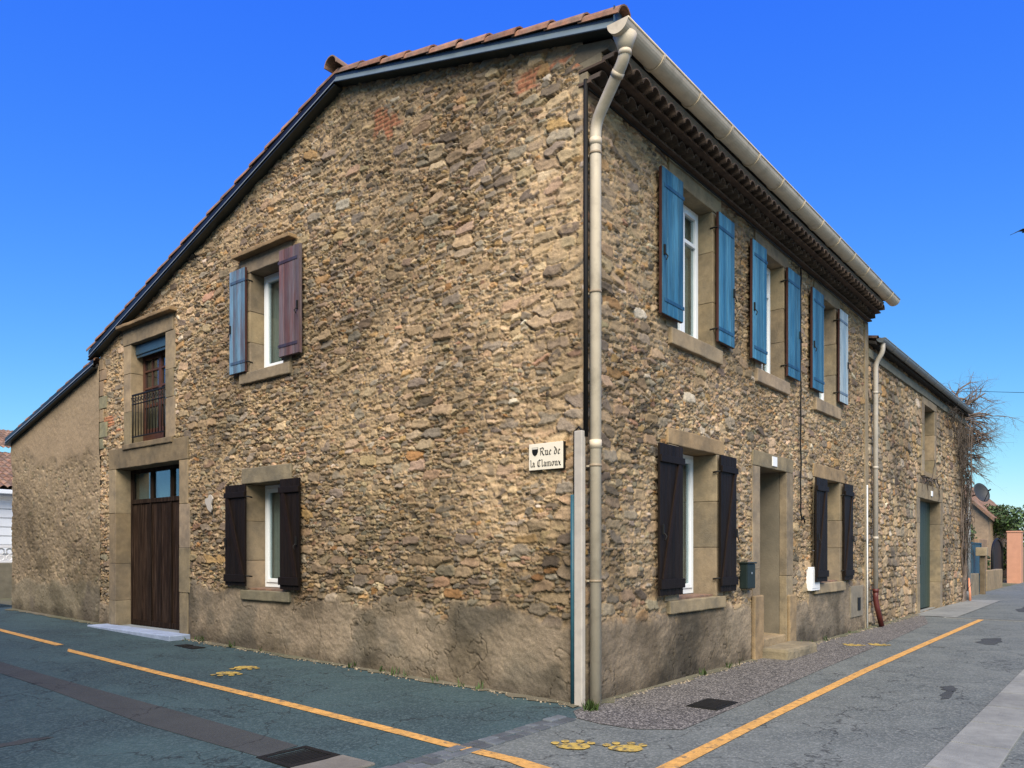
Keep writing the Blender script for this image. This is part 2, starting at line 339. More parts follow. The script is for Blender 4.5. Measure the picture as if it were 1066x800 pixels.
    mc = np.array(mcol) * (1 + .45 * mid + .3 * fine)[..., None]
    C = mc * (1 - isst[..., None]) + C * isst[..., None]
    for (b0, b1, c0, c1) in brick:                     # courses of thin orange bricks let into the rubble
        msk = (sst(b0 - .05, b0 + .03, U + .1 * mid) * sst(b1 + .05, b1 - .03, U + .1 * mid) * sst(c0 - .03, c0 + .02, Z) * sst(c1 + .04, c1 - .03, Z + .1 * mid)) * sst(.40, .50, vnoise(U, Z, 4, seed + 21, 3))
        ph = (Z / .058) % 1; joint = sst(.0, .16, ph) * sst(1, .84, ph); kb = np.floor(Z / .058).astype(int)
        px_ = ((U + (kb % 2) * .11) / .22) % 1; joint = joint * sst(0, .05, px_) * sst(1, .95, px_)
        bc = np.array((.34, .15, .085)) * (1 + .6 * mid + .5 * fine)[..., None]
        bc = bc * joint[..., None] + mc * (1 - joint[..., None]); bh = -.02 + .024 * joint + .014 * fine + .02 * mid
        H = H * (1 - msk) + bh * msk; C = C * (1 - msk[..., None]) + bc * msk[..., None]
    if render is not None:                             # cement render over the foot of the wall
        edge = render(U) + .46 * (vnoise(U, Z, 1.9, seed + 9, 5) - .5) - .04
        P = sst(.10, -.06, Z - edge + .05 * (vnoise(U, Z, 9, seed + 19, 3) - .5))
        tro = vnoise(U * .8 + Z * .5, Z * 1.6 - U * .5, 9, seed + 10, 4) - .5
        hr = .020 + tro * .011 + low * .02 + fine * .012 + mid * .008
        rc = np.array(rcol) * (1 + .35 * mid + .25 * fine)[..., None]
        wet = sst(.55, .40, vnoise(U, Z, 1.1, seed + 11, 4) + .12 * sst(.1, .7, Z)); rc = rc * (1 - wet[..., None]) + np.array(rcol2) * (1 + .4 * mid)[..., None] * wet[..., None]
        spl = sst(.34, .0, Z - .0175 * np.maximum(U, 0) * (1 if fn is LW else 0) + .5 * (vnoise(U, Z, 3.5, seed + 16, 4) - .5)); rc = rc * (1 - .42 * spl[..., None])
        ck = np.abs(vnoise(U, Z, 1.5, seed + 17, 5) - .5); ckm = sst(.006, .001, ck); rc = rc * (1 - .55 * ckm[..., None]); hr = hr - .012 * ckm
        H = H * (1 - P) + hr * P; C = C * (1 - P[..., None]) + rc * P[..., None]
    big = vnoise(U, Z, .55, seed + 14, 5); C = C * gain * np.array((.985, .935, .86)) * (.74 + .52 * sst(.25, .72, big))[..., None]
    soot = sst(.50, .72, vnoise(U, Z, 1.9, seed + 15, 5)) * sst(4.2, 1.0, Z); C = C * (1 - soot[..., None] * np.array((.34, .34, .36)))
    for (a, b, c, d) in holes:                         # ease the relief down to meet dressed stone
        dx = np.maximum(np.maximum(a - U, U - b), 0); dy = np.maximum(np.maximum(c - Z, Z - d), 0); ds = np.hypot(dx, dy)
        w = sst(0, .10, ds - .0); H = H * w + (1 - w) * np.minimum(H, .004)
    Uo = U.copy()
    if corner:
        e = .014 * (vnoise(Z * 0, Z, 3.1, 99, 4) - .5) * 2 + .02 * (vnoise(Z * 0, Z, 9, 98, 3) - .5)
        w = sst(.07, 0, U - u0); H = H * (1 - w) + e * w; Uo = U - e * sst(.12, 0, U - u0)
    X, Y, ZZ = fn(Uo, H, Z)
    off = WP[parent.name]
    co = np.stack([X - off.x, Y - off.y, ZZ - off.z], -1).reshape(-1, 3)
    uc = (us[:-1] + us[1:]) / 2; zc = (zs[:-1] + zs[1:]) / 2; UC, ZC = np.meshgrid(uc, zc, indexing='ij'); keep = np.ones(UC.shape, bool)
    if top is not None: keep &= ZC < top(UC)
    for (a, b, c, d) in holes: keep &= ~((UC > a + .03) & (UC < b - .03) & (ZC > c + .03) & (ZC < d - .03))
    ii, jj = np.nonzero(keep); f = np.stack([ii * nz_ + jj, (ii + 1) * nz_ + jj, (ii + 1) * nz_ + jj + 1, ii * nz_ + jj + 1], -1)
    used = np.unique(f); remap = np.zeros(nu * nz_, int); remap[used] = np.arange(len(used)); f = remap[f]
    co = co[used]; cc = np.ones((len(used), 4)); cc[:, :3] = np.clip(C.reshape(-1, 3)[used], .01, .8)
    me = bpy.data.meshes.new(name); me.vertices.add(len(co)); me.vertices.foreach_set('co', co.astype(np.float32).ravel())
    me.loops.add(f.size); me.loops.foreach_set('vertex_index', f.astype(np.int32).ravel())
    me.polygons.add(len(f)); me.polygons.foreach_set('loop_start', np.arange(0, f.size, 4, dtype=np.int32))
    me.polygons.foreach_set('use_smooth', np.ones(len(f), bool))
    me.update(calc_edges=True); _attr(me, cc)
    return place(me, name, parent, mat)

# ------------------------------------------------------------------ ground
def sheet(name, poly, off, mat, label=None, h=0.0, kind='structure', col=(1, 1, 1)):
    bm = bmesh.new(); vs_ = [bm.verts.new((x, y, 0)) for x, y in poly]; f = bm.faces.new(vs_)
    bmesh.ops.triangulate(bm, faces=[f])
    for y in (0, 60): bmesh.ops.bisect_plane(bm, geom=bm.verts[:] + bm.edges[:] + bm.faces[:], plane_co=(0, y, 0), plane_no=(0, 1, 0))
    if h > 0:
        r = bmesh.ops.extrude_face_region(bm, geom=bm.faces[:])
        for v in r['geom']:
            if isinstance(v, bmesh.types.BMVert): v.co.z = h
    for v in bm.verts: v.co.z += gz(v.co.x, v.co.y) + off
    bmesh.ops.recalc_face_normals(bm, faces=bm.faces[:])
    if h == 0:
        for f in bm.faces:
            if f.normal.z < 0: f.normal_flip()
    me = bpy.data.meshes.new(name); bm.to_mesh(me); bm.free()
    c = np.ones((len(me.vertices), 4)); c[:, :3] = col; _attr(me, c)
    o = place(me, name, None, mat); o['kind'] = kind
    if label: o['label'] = label
    return o
sheet('ground', [(-900, -900), (900, -900), (900, 900), (-900, 900)], -.03, EARTH, 'bare ground around the village')
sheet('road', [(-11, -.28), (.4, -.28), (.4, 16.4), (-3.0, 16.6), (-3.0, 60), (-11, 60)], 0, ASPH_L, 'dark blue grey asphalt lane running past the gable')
sheet('road', [(-11, -12), (70, -12), (70, .35), (-.2, .35), (-.2, -.28), (-11, -.28)], -.001, ASPH_R, 'light grey asphalt street running past the shuttered front')
sheet('pavement', [(-.55, -.30), (-.62, -.60), (-.60, -.97), (-.35, -1.31), (1.15, -1.26), (3.94, -1.13), (8.25, -1.0), (12.6, -.8), (14.8, -.30), (15.0, .3), (.3, .3), (.3, .02), (-.30, -.08)], .005, PEBBLE, 'strip of exposed pebble paving along the foot of the front')
sheet('road_patch', [(-2.98, 9.5), (-2.97, 5.2), (-2.92, 2.7), (-2.915, .84), (-3.31, .78), (-3.39, 2.45), (-3.30, 5.1), (-3.28, 9.5)], .004, PATCH, 'smooth dark trench patch leading to the drain grate')
# yellow edge lines
sheet('road_marking', [(-1.72, 12.6), (-1.60, 12.6), (-1.72, 8.56), (-1.85, 8.56)], .006, YEL, 'short yellow dash beyond the gap in the left edge line')
ll = [(-1.86, 8.05), (-1.93, 5.0), (-1.94, 2.4), (-1.99, .5), (-2.04, -.8), (-2.13, -1.25)]; lr = [(-2.30, -1.25), (-2.17, -.75), (-2.12, .5), (-2.08, 2.3), (-2.05, 5.0), (-1.99, 7.75)]
sheet('road_marking', ll + lr, .006, YEL, 'long yellow line along the lane beside the gable')
sheet('road_marking', [(-2.6, -1.76), (.56, -1.655), (4.43, -1.56), (8, -1.53), (14.5, -1.50), (14.5, -1.62), (8, -1.65), (4.43, -1.68), (.6, -1.775), (-2.6, -1.90)], .006, YEL, 'long yellow line along the street beside the pebble strip')
def paw(x, y, a, r=.16):
    ca, sa = math.cos(a), math.sin(a); bm = bmesh.new()
    def blob(cx, cy, rx, ry, n=18, k=0):
        vs_ = []
        for i in range(n):
            t = 2 * math.pi * i / n; q = 1 + .06 * math.sin(3 * t + k) + .04 * math.sin(7 * t + 2 * k)
            px_, py_ = cx + rx * q * math.cos(t), cy + ry * q * math.sin(t)
            vs_.append(bm.verts.new((x + px_ * ca - py_ * sa, y + px_ * sa + py_ * ca, 0)))
        bm.faces.new(vs_)
    blob(0, -.25 * r, .85 * r, .66 * r, k=x)
    for i, t in enumerate((-62, -22, 22, 62)):
        blob(math.sin(rad(t)) * r * 1.02, math.cos(rad(t)) * r * .78, .22 * r, .30 * r, 12, i + y)
    for v in bm.verts: v.co.z = gz(v.co.x, v.co.y) + .009
    me = bpy.data.meshes.new('painted_paw_print'); bm.to_mesh(me); bm.free(); _attr(me, np.ones((len(me.vertices), 4)))
    o = place(me, 'painted_paw_print', None, PAWY); o['group'] = 'yellow paw prints stencilled on the road'; o['kind'] = 'structure'; o['label'] = 'yellow paw print stencilled on the road'
for p in ((-1.45, 4.36, 2.5, .17), (-1.05, 4.60, 2.5, .17), (-1.44, -.87, -.9, .165), (-1.23, -1.24, -.9, .165), (7.3, -.66, -1.6, .17), (7.62, -.99, -1.6, .17)): paw(*p)
def blot(cx, cy, rx, ry, seed, mat, off, lb):
    rng = random.Random(seed); n = 26; a = rng.random() * 6; P = []
    for i in range(n):
        t = 2 * math.pi * i / n; q = 1 + .28 * math.sin(2 * t + a) + .16 * math.sin(5 * t + 2 * a) + rng.uniform(-.08, .08); P.append((cx + rx * q * math.cos(t), cy + ry * q * math.sin(t)))
    sheet('road_blot', P, off, mat, lb)
blot(3.56, -2.76, .16, .10, 1, PATCH, .0035, 'small dark oil stain on the grey street'); blot(3.1, -2.82, .35, .05, 2, PATCH, .003, 'thin dark streak running from the oil stain')
blot(9.5, -2.4, .5, .22, 3, PATCH, .003, 'dark repair blotch further up the grey street'); blot(-4.4, 2.6, .22, .09, 4, PATCH, .0035, 'dark smudge on the lane')
blot(19.5, -2.0, 1.2, .25, 7, PATCH, .004, 'dark patch beyond the drain channel')  # long irregular patch, darker than the street around it
# sett strip across the corner
mb = MB(); 
for row in range(2):
    x = -4.5
    while x < -.62:
        w = random.uniform(.11, .19); yb = -.395 + row * .125 + (x + 2.8) * .03
        mb.rough_box((x, yb, -.04), (x + w - .012, yb + .112, .012 + random.uniform(-.004, .004)), tuple([random.uniform(.7, 1.35)] * 3), bev=.012, amp=.006, step=.07); x += w
o = mb.build('sett_gutter', SETT); o['kind'] = 'structure'; o['label'] = 'two rows of dark stone setts crossing the junction'
# concrete gutter slabs on the far right
mb = MB(); x = -2.3
while x < 34:
    w = .98 + random.uniform(-.02, .02)
    mb.box((x, -3.70, -.05), (x + w - .022, -3.27, .016), tuple([random.uniform(.86, 1.1)] * 3), bev=.006); x += w
o = mb.build('gutter_slabs', SLAB); o['kind'] = 'structure'; o['label'] = 'row of concrete gutter slabs along the right edge of the street'
# drain channel across the street
mb = MB(); mb.box((14.55, -5.5, -.03), (14.8, -.75, .009), (1, 1, 1), .004); mb.box((14.62, -5.5, .009), (14.70, -.8, .012), (.12, .12, .12))
o = mb.build('drain_channel', SLAB); o['kind'] = 'structure'; o['label'] = 'narrow drain channel crossing the street in the distance'
sheet('pavement', [(14.8, -1.0), (23.2, -.9), (23.2, .2), (14.8, .2)], .012, SLAB, 'concrete strip in front of the barn door')
# drain grate with its kerb stone
t = thing('drain_grate', 'cast iron drain grate set in the lane, foreground', 'drain grate', (-3.11, .56, gz(0, .56)))
mb = MB()
for a, b in (((-3.34, .34), (-2.88, .39)), ((-3.34, .74), (-2.88, .79)), ((-3.34, .39), (-3.29, .74)), ((-2.93, .39), (-2.88, .74))): mb.box((a[0], a[1], -.03), (b[0], b[1], .022), bev=.004)
mb.build('frame', IRON, t)
mb = MB()
for i in range(9): mb.box((-3.29 + .005, .40 + i * .037, -.02), (-2.935, .40 + i * .037 + .020, .017), bev=.003)
mb.build('bars', IRON, t)
mb = MB(); mb.box((-3.29, .39, -.028), (-2.93, .74, -.004)); mb.build('pit', DARK, t)
mb = MB(); mb.rough_box((-3.36, -.05, -.03), (-2.86, .335, .02), (.75, .68, .62), .012); o = mb.build('kerb_stone', SLAB); o['kind'] = 'structure'
for (x0, x1, y0, y1, lb) in ((-.62, -.40, 6.72, 7.02, 'square iron access cover beside the wall, nearer the corner'), (-.60, -.40, 7.08, 7.30, 'square iron access cover beside the wall, nearer the plank door')):
    t = thing('access_cover', lb, 'manhole cover', ((x0 + x1) / 2, (y0 + y1) / 2, gz(0, y0)), 'iron access covers by the walls')
    mb = MB(); mb.box((x0, y0, gz(0, y0) - .02), (x1, y1, gz(0, y0) + .014), bev=.004); mb.build('frame', IRON, t)
    mb = MB(); mb.box((x0 + .03, y0 + .03, gz(0, y0)), (x1 - .03, y1 - .03, gz(0, y0) + .018), bev=.003); mb.build('lid', IRON, t)
t = thing('access_cover', 'dark iron access cover set in the pebble strip near the corner', 'manhole cover', (.88, -1.03, 0), 'iron access covers by the walls')
mb = MB(); mb.box((.62, -1.2, -.02), (1.14, -.86, .018), bev=.004); mb.build('frame', IRON, t)
mb = MB()
for i in range(7): mb.box((.65 + i * .068, -1.17, 0), (.65 + i * .068 + .055, -.89, .024), bev=.003)
mb.build('lid', IRON, t)

# ------------------------------------------------------------------ the house
HOUSE = thing('stone_house', 'two storey rubble stone corner house with blue upper shutters and dark lower shutters', 'house', (5.3, 5.6, 0))
gtop = lambda u: np.where(u < 3.9, 6.97 + .256 * u, 7.90 - .328 * (u - 3.95))
# openings: surround outer u0,u1,z0,z1 / opening u0,u1,z0,z1
L_OP = dict(balcony=((8.46, 10.30, 3.50, 5.74), (8.73, 10.02, 3.60, 5.44)), upper=((5.06, 6.36, 4.19, 6.12), (5.25, 6.10, 4.36, 5.88)),
            garage=((7.97, 10.90, 0, 3.555), (8.25, 10.62, .17, 3.17)), lower=((5.07, 6.33, .87, 2.89), (5.26, 6.24, 1.02, 2.65)))
R_OP = dict(u1=((1.87, 3.36, 4.16, 6.47), (2.10, 3.10, 4.36, 6.20)), u2=((4.60, 5.98, 4.16, 6.47), (4.85, 5.75, 4.36, 6.20)), u3=((7.30, 8.75, 4.12, 6.47), (7.58, 8.50, 4.34, 6.20)),
            g1=((1.83, 3.45, .84, 3.13), (2.12, 3.22, 1.00, 2.93)), door=((4.50, 6.20, 0, 3.13), (4.78, 5.90, .27, 2.90)), g2=((7.25, 9.05, .86, 3.17), (7.66, 8.78, 1.04, 2.93)))
lh = [v[0] for v in L_OP.values()]; rh = [v[0] for v in R_OP.values()]
def lrender(u): return np.where(u < 5, .93, np.where(u < 8, 1.02, .55))
def rrender(u): return np.where(u < 4.6, .86, np.where(u < 7, .75, .95))
rubble('gable_wall', STONE, HOUSE, LW, 0, 11.31, -.06, 8.0, .0118, .0112, 11, top=gtop, holes=lh, render=lrender, corner=True, brick=((2.75, 3.25, 6.85, 7.35), (.0, .9, 6.68, 6.86), (10.4, 11.2, 3.9, 4.2)), slant=-.05, mixlow=1.5)
rubble('street_wall', STONE, HOUSE, RW, 0, 10.72, -.06, 6.66, .015, .0125, 23, holes=rh, render=rrender, corner=True, slant=.04, mort=.006, relief=.92, mixlow=1.4, gain=.95, smr=.5)
mb = MB()   # closed shell behind the two visible faces
mb.prism([(.02, 11.30, -.2), (10.7, 11.30, -.2), (10.7, 11.30, 5.45), (.02, 11.30, 5.45)], (0, .02, 0)); mb.prism([(10.70, .4, -.2), (10.70, 11.3, -.2), (10.70, 11.3, 5.45), (10.70, 3.9, 7.85), (10.70, .4, 6.9)], (.02, 0, 0))
for (u0, u1) in ((.6, .62),): pass
mb.box((.5, .5, -.1), (10.6, 11.2, .0)); mb.box((.9, .9, 3.2), (10.6, 11.2, 3.25))
mb.build('rear_wall', CEM, HOUSE)

def tone(): 
    k = random.uniform(.82, 1.15); return (k * random.uniform(.97, 1.04), k, k * random.uniform(.92, 1.04))
def surround(fn, key, so, op, depth, sill=True, lint_h=None, hood=False, jambs=3, top_tone=None, sill_tone=None, thr=True):
    (a, b, c, d), (u0, u1, z0, z1) = so, op
    zb = z0 if sill else c; parts = []
    for side in (0, 1):
        mb = MB(); zz = zb; n = jambs; hs_ = [random.uniform(.8, 1.2) for _ in range(n)]; tot = sum(hs_)
        for k in range(n):
            h = (z1 - zb) * hs_[k] / tot; pr = .018 + random.uniform(-.004, .006)
            e = random.choice((0, .0, .07)) if n > 2 else 0
            if side == 0: mb.rough_box((a - e, pr, zz), (u0, -depth, zz + h - .004), tone(), .008, .004, .16, fn)
            else: mb.rough_box((u1, pr, zz), (b + e, -depth, zz + h - .004), tone(), .008, .004, .16, fn)
            zz += h
        mb.build('jamb', ASH, HOUSE)
    mb = MB(); mb.rough_box((a - .01, .026, z1 + .001), (b + .01, -depth, d), top_tone or tone(), .012, .006, .12, fn)
    root = mb.build('lintel', ASH, HOUSE)
    if hood: mb = MB(); mb.rough_box((a - .12, .15, d - .004), (b + .05, -.06, d + .055), (1.0, .85, .68), .012, .007, .1, fn); mb.build('hood_stone', ASH, root)
    if sill:
        mb = MB(); mb.rough_box((a - .0, .055, c), (b + .0, -depth, z0), sill_tone or tone(), .014, .007, .12, fn); root = mb.build('sill', ASH, HOUSE)
    return root
def window(fn, u0, u1, z0, z1, d, mull=True, trans=None, curtain=True):
    e = .003; fw = .055
    mb = MB(); mb.box((u0 + e, -d, z0 + e), (u0 + fw, -d - .07, z1 - e), bev=.006, fn=fn); mb.box((u1 - fw, -d, z0 + e), (u1 - e, -d - .07, z1 - e), bev=.006, fn=fn)
    mb.box((u0 + fw + .001, -d, z0 + e), (u1 - fw - .001, -d - .07, z0 + fw + .02), bev=.006, fn=fn); mb.box((u0 + fw + .001, -d, z1 - fw), (u1 - fw - .001, -d - .07, z1 - e), bev=.006, fn=fn)
    win = mb.build('window', PVC, HOUSE)
    um = (u0 + u1) / 2; cells = [(u0 + fw, um), (um, u1 - fw)] if mull else [(u0 + fw, u1 - fw)]
    for (a, b) in cells:
        mb = MB(); sw = .062; q = d + .012; a += .002; b -= .002; zl, zh = z0 + fw + .022, z1 - fw - .002
        mb.box((a, -q + .03, zl), (a + sw, -q - .04, zh), bev=.008, fn=fn); mb.box((b - sw, -q + .03, zl), (b, -q - .04, zh), bev=.008, fn=fn)
        mb.box((a + sw + .001, -q + .03, zl), (b - sw - .001, -q - .04, zl + sw), bev=.008, fn=fn); mb.box((a + sw + .001, -q + .03, zh - sw), (b - sw - .001, -q - .04, zh), bev=.008, fn=fn)
        if trans: zt = z0 + (z1 - z0) * trans; mb.box((a + sw + .001, -q + .028, zt - .025), (b - sw - .001, -q - .03, zt + .025), bev=.006, fn=fn)
        mb.build('sash', PVC, win)
        mb = MB(); mb.box((a + sw - .005, -q - .004, zl + sw - .005), (b - sw + .005, -q - .012, zh - sw + .005), fn=fn); mb.build('pane', GLASS, win)
    if curtain:
        for (c0, c1) in ((u0 + .02, u0 + (u1 - u0) * random.uniform(.30, .42)), (u0 + (u1 - u0) * random.uniform(.56, .66), u1 - .02)):
            V = []; n = 26; q = random.random() * 6
            for i in range(n + 1):
                u = c0 + (c1 - c0) * i / n; w = .018 * math.sin(i * 1.25 + q) + .008 * math.sin(i * 2.9)
                V += [fn(u, -d - .12 + w, z0 + .02), fn(u, -d - .12 + w, z1 - .02)]
            mb = MB(); mb.add(V, [(2 * i, 2 * i + 2, 2 * i + 3, 2 * i + 1) for i in range(n)], smooth=True); mb.build('curtain', CURT, win)
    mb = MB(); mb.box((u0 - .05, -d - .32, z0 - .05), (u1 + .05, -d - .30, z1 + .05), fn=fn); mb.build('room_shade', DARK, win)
    return win
def shutter(fn, hinge, w, z0, z1, style, off=.055, ajar=0.0, lab=None, stripes=4):
    """leaf hinged at u=hinge, running w (signed) along the wall, folded back nearly flat"""
    sg = 1 if w > 0 else -1; W_ = abs(w); ca, sa = math.cos(ajar), math.sin(ajar)
    def f2(s, d, z): return fn(hinge + sg * (s * ca - (d - 0) * sa * 0), off + d + s * sa, z)
    core = {'blue': BROWNP, 'pale': BROWNP, 'dark': BLACKSH, 'plum': WEATH, 'faded': BROWNP}[style]
    face = {'blue': BLUE, 'pale': PALEBL, 'dark': BLACKSH, 'plum': WEATH, 'faded': FADEBL}[style]
    mb = MB()
    if style == 'dark':
        n = 6
        for i in range(n): k = random.uniform(.75, 1.3); mb.box((W_ * i / n + .002, 0, z0 + random.uniform(-.004, .004)), (W_ * (i + 1) / n - .002, .030, z1), (k, k, k), .004, f2)
        root = mb.build('shutter', core, HOUSE)
        mb = MB(); H = z1 - z0; za, zb = z0 + H * .075, z1 - H * .10
        for zz, hh in ((za, .115), (zb, .085)):
            m2 = MB(); m2.box((-.01, .0305, zz - hh / 2), (W_ + .005, .056, zz + hh / 2), bev=.005, fn=f2); m2.build('batten', core, root)
        p = [(W_ * .80, zb - .045), (W_ * .80 + .075, zb - .045), (.10, za + .06), (.025, za + .06)]
        if sg < 0: p = [(W_ * .12, zb - .045), (W_ * .12 + .075, zb - .045), (W_ * .92, za + .06), (W_ * .92 - .075, za + .06)]
        mb.prism([f2(s, .0305, z) for s, z in p], Vector(f2(0, .05, 0)) - Vector(f2(0, .0305, 0)), (1.3, 1.1, 1))
        mb.build('diagonal_brace', core, root)
    else:
        mb.box((0, 0, z0), (W_, .034, z1), bev=.004, fn=f2)
        root = mb.build('shutter', core, HOUSE)
        mb = MB(); n = stripes
        for i in range(n):
            k = random.uniform(.66, 1.28); a, b = W_ * i / n + .004, W_ * (i + 1) / n - .004
            if i == n - 1: b -= .006
            mb.box((a, .0345, z0 + .004), (b, .044, z1 - .004), (k, k, k), .005, f2)
        mb.build('painted_face', face, root)
        H = z1 - z0
        for zz in (z0 + H * .10, z1 - H * .12):
            mb = MB(); mb.box((-.015, .0445, zz - .022), (W_ * .9, .051, zz + .022), (.45, .5, .6) if style != 'plum' else (.35, .4, .6), .002, f2); mb.build('strap_hinge', face, root)
    mb = MB(); zm = z0 + (z1 - z0) * .40
    mb.box((W_ - .06, .045, zm), (W_ - .03, .065, zm + .12), bev=.004, fn=f2); mb.tube([f2(W_ - .045, .06, zm + .02), f2(W_ - .07, .085, zm - .02), f2(W_ - .03, .085, zm - .07)], .008, 6)
    mb.build('latch', IRON, root)
    for zz in (z0 + (z1 - z0) * .10, z1 - (z1 - z0) * .12): mb = MB(); mb.tube([fn(hinge - sg * .03, -.02, zz - .01), fn(hinge - sg * .02, off + .01, zz), fn(hinge + sg * .03, off + .02, zz)], .012, 6); mb.build('hinge_pin', IRON, root)
    if lab: root['label'] = lab
    return root
# --- street front
for k, (h1, h2, wl, wr) in dict(u1=(2.08, 3.13, .55, .52), u2=(4.84, 5.77, .55, .56), u3=(7.56, 8.52, .60, .52)).items():
    so, op = R_OP[k]; surround(RW, k, so, op, .42)
    window(RW, op[0], op[1], op[2], op[3], .19, True, .74)
    shutter(RW, h1, -wl, 4.44, 6.19, 'blue', lab='blue plank shutter with brown edge, folded back')
    shutter(RW, h2, wr, 4.44, 6.19, 'pale' if k == 'u3' else 'blue', lab='bleached grey blue plank shutter, folded back' if k == 'u3' else 'blue plank shutter with brown edge, folded back')
for k, (h1, h2, wl, wr) in dict(g1=(2.10, 3.22, .60, .52), g2=(7.66, 8.86, .60, .56)).items():
    so, op = R_OP[k]; r = surround(RW, k, so, op, .5, jambs=3, top_tone=(1.12, 1.0, .84))
    window(RW, op[0], op[1], op[2] + .03, op[3], .32, True)
    mb = MB(); mb.box((op[0] + .01, -.03, op[2] - .002), (op[1] - .01, -.32, op[2] + .028), bev=.006, fn=RW); mb.build('brick_sill', TILE, r)
    shutter(RW, h1, -wl, 1.08, 2.90, 'dark', off=.10 if k == 'g2' else .055); shutter(RW, h2, wr, 1.06, 2.92, 'dark')
so, op = R_OP['door']; r = surround(RW, 'door', so, op, .1, sill=False, jambs=2, top_tone=(.9, .92, .86))
mb = MB()
mb.box((op[0] - .2, -.102, -.05), (op[0] - .001, -1.0, op[3] + .3), bev=.0, fn=RW); mb.box((op[0], -1.001, -.05), (op[1], -1.02, op[3] + .3), fn=RW); mb.box((op[1] + .001, -.102, -.05), (op[1] + .2, -1.0, op[3] + .3), fn=RW)
mb.box((op[0], -.102, op[3] + .002), (op[1], -1.0, op[3] + .3), fn=RW)
mb.build('porch_reveal', M('shaded_porch_render', (.15, .128, .092), rough=.92, var=.2, scale=3, bump=.4, bscale=40, stain=(.10, .09, .068), sscale=1.0, samt=.7), r)  # render colour darkened to stand for the shade inside the recess
mb = MB(); mb.rough_box((op[0] - .02, .01, -.05), (op[1] + .02, -.6, .265), (1.1, 1.05, .95), .02, .006, .1, RW); mb.rough_box((op[0], -.58, .0), (op[1], -1.0, .42), (1, 1, 1), .02, .005, .1, RW); mb.build('threshold', ASH, r)
mb = MB()
for i in range(5): mb.box((op[0] + (1.12) * i / 5 + .003, -.93, .425), (op[0] + 1.12 * (i + 1) / 5 - .003, -.97, op[3]), tuple([random.uniform(.8, 1.2)] * 3), .006, RW)
dr = mb.build('front_door', PLANK, HOUSE); mb = MB(); mb.box((op[0] + .95, -.92, 1.35), (op[0] + 1.03, -.90, 1.5), bev=.004, fn=RW); mb.tube([RW(op[0] + .99, -.91, 1.42), RW(op[0] + .99, -.86, 1.42), RW(op[0] + .88, -.86, 1.42)], .012, 8); mb.build('handle', IRON, dr)
mb = MB(); mb.rough_box((4.45, .01, -.03), (4.80, .075, .95), (1.15, 1.02, .85), .02, .008, .12, RW); mb.build('jamb_base', ASH, r); mb = MB(); mb.rough_box((5.92, .01, -.03), (6.24, .07, .9), (1.1, 1.0, .85), .02, .008, .12, RW); mb.build('jamb_base', ASH, r)
mb = MB(); mb.rough_box((4.72, .02, -.05), (6.02, .47, .155), (.82, .86, .85), .05, .015, .1, RW); mb.build('doorstep', ASH, HOUSE)
# number plate over the door
t = thing('house_number', 'small white house number plaque over the street door', 'sign', (5.33, -.03, 2.94))
mb = MB(); mb.box((5.24, .022, 2.945), (5.43, .042, 3.095), bev=.003, fn=RW); mb.build('plate', WHITEP, t)
# utility bits on the street front
mb = MB(); mb.box((9.42, .0, .30), (10.25, .045, .92), bev=.006, fn=RW); o = mb.build('meter_hatch', CEM, HOUSE); mb = MB(); mb.box((9.86, .046, .42), (10.06, .056, .68), (1, 1, 1), .003, RW); mb.build('hatch_plate', IRON, o)
mb = MB(); mb.box((6.92, -.01, .93), (7.38, .085, 1.34), bev=.008, fn=RW); o = mb.build('meter_box', WHITEP, HOUSE); o['label'] = 'white meter box behind the lower shutter'
mb = MB(); mb.box((6.96, .086, .97), (7.34, .092, 1.30), (.92, .92, .92), .002, RW); mb.build('box_lid', WHITEP, o)
t = thing('mailbox', 'dark green wall mailbox between the street door and lower window', 'mailbox', (4.24, -.1, 1.08))
mb = MB(); mb.box((4.04, .0, 1.07), (4.34, .12, 1.43), bev=.015, fn=RW); mb.build('body', M('mailbox_paint', (.010, .018, .017), rough=.45, spec=.25, var=.1, bump=0), t)
mb = MB(); mb.box((4.025, .0, 1.432), (4.355, .14, 1.455), bev=.012, fn=RW); mb.build('lid', MATS['mailbox_paint'], t); mb = MB(); mb.box((4.17, .121, 1.28), (4.22, .127, 1.31), bev=.002, fn=RW); mb.build('lock', ZINC, t)
# cement quoin strip + white conduit at the far end of the front
mb = MB(); mb.rough_box((10.50, .028, -.05), (10.74, -.1, 6.42), (1.2, 1.1, .95), .01, .008, .2, RW); mb.build('corner_pier', CEM, HOUSE)
mb = MB(); mb.tube([RW(10.56, .05, 0), RW(10.56, .05, 3.0)], .014, 8); o = mb.build('conduit', WHITEP, HOUSE)
# --- gable side
so, op = L_OP['upper']; surround(LW, 'upper', so, op, .42, hood=True, jambs=3); window(LW, op[0], op[1], op[2], op[3], .22, False)
shutter(LW, 5.24, -.50, 4.43, 5.98, 'plum', lab='faded plum plank shutter'); shutter(LW, 6.13, .43, 4.36, 5.96, 'faded', lab='faded blue grey plank shutter')
so, op = L_OP['lower']; r = surround(LW, 'lower', so, op, .5, jambs=3, top_tone=(.85, .9, .9), sill_tone=(.72, .8, .8)); window(LW, op[0], op[1], op[2] + .03, op[3], .33, False)
mb = MB(); mb.box((op[0] + .01, -.02, op[2] - .002), (op[1] - .01, -.33, op[2] + .028), bev=.006, fn=LW); mb.build('brick_sill', TILE, r)
shutter(LW, 5.24, -.47, 1.06, 2.66, 'dark'); shutter(LW, 6.14, .56, 1.08, 2.64, 'dark')
so, op = L_OP['balcony']; r = surround(LW, 'balcony', so, op, .42, hood=True, jambs=3, sill_tone=(.75, .72, .66))
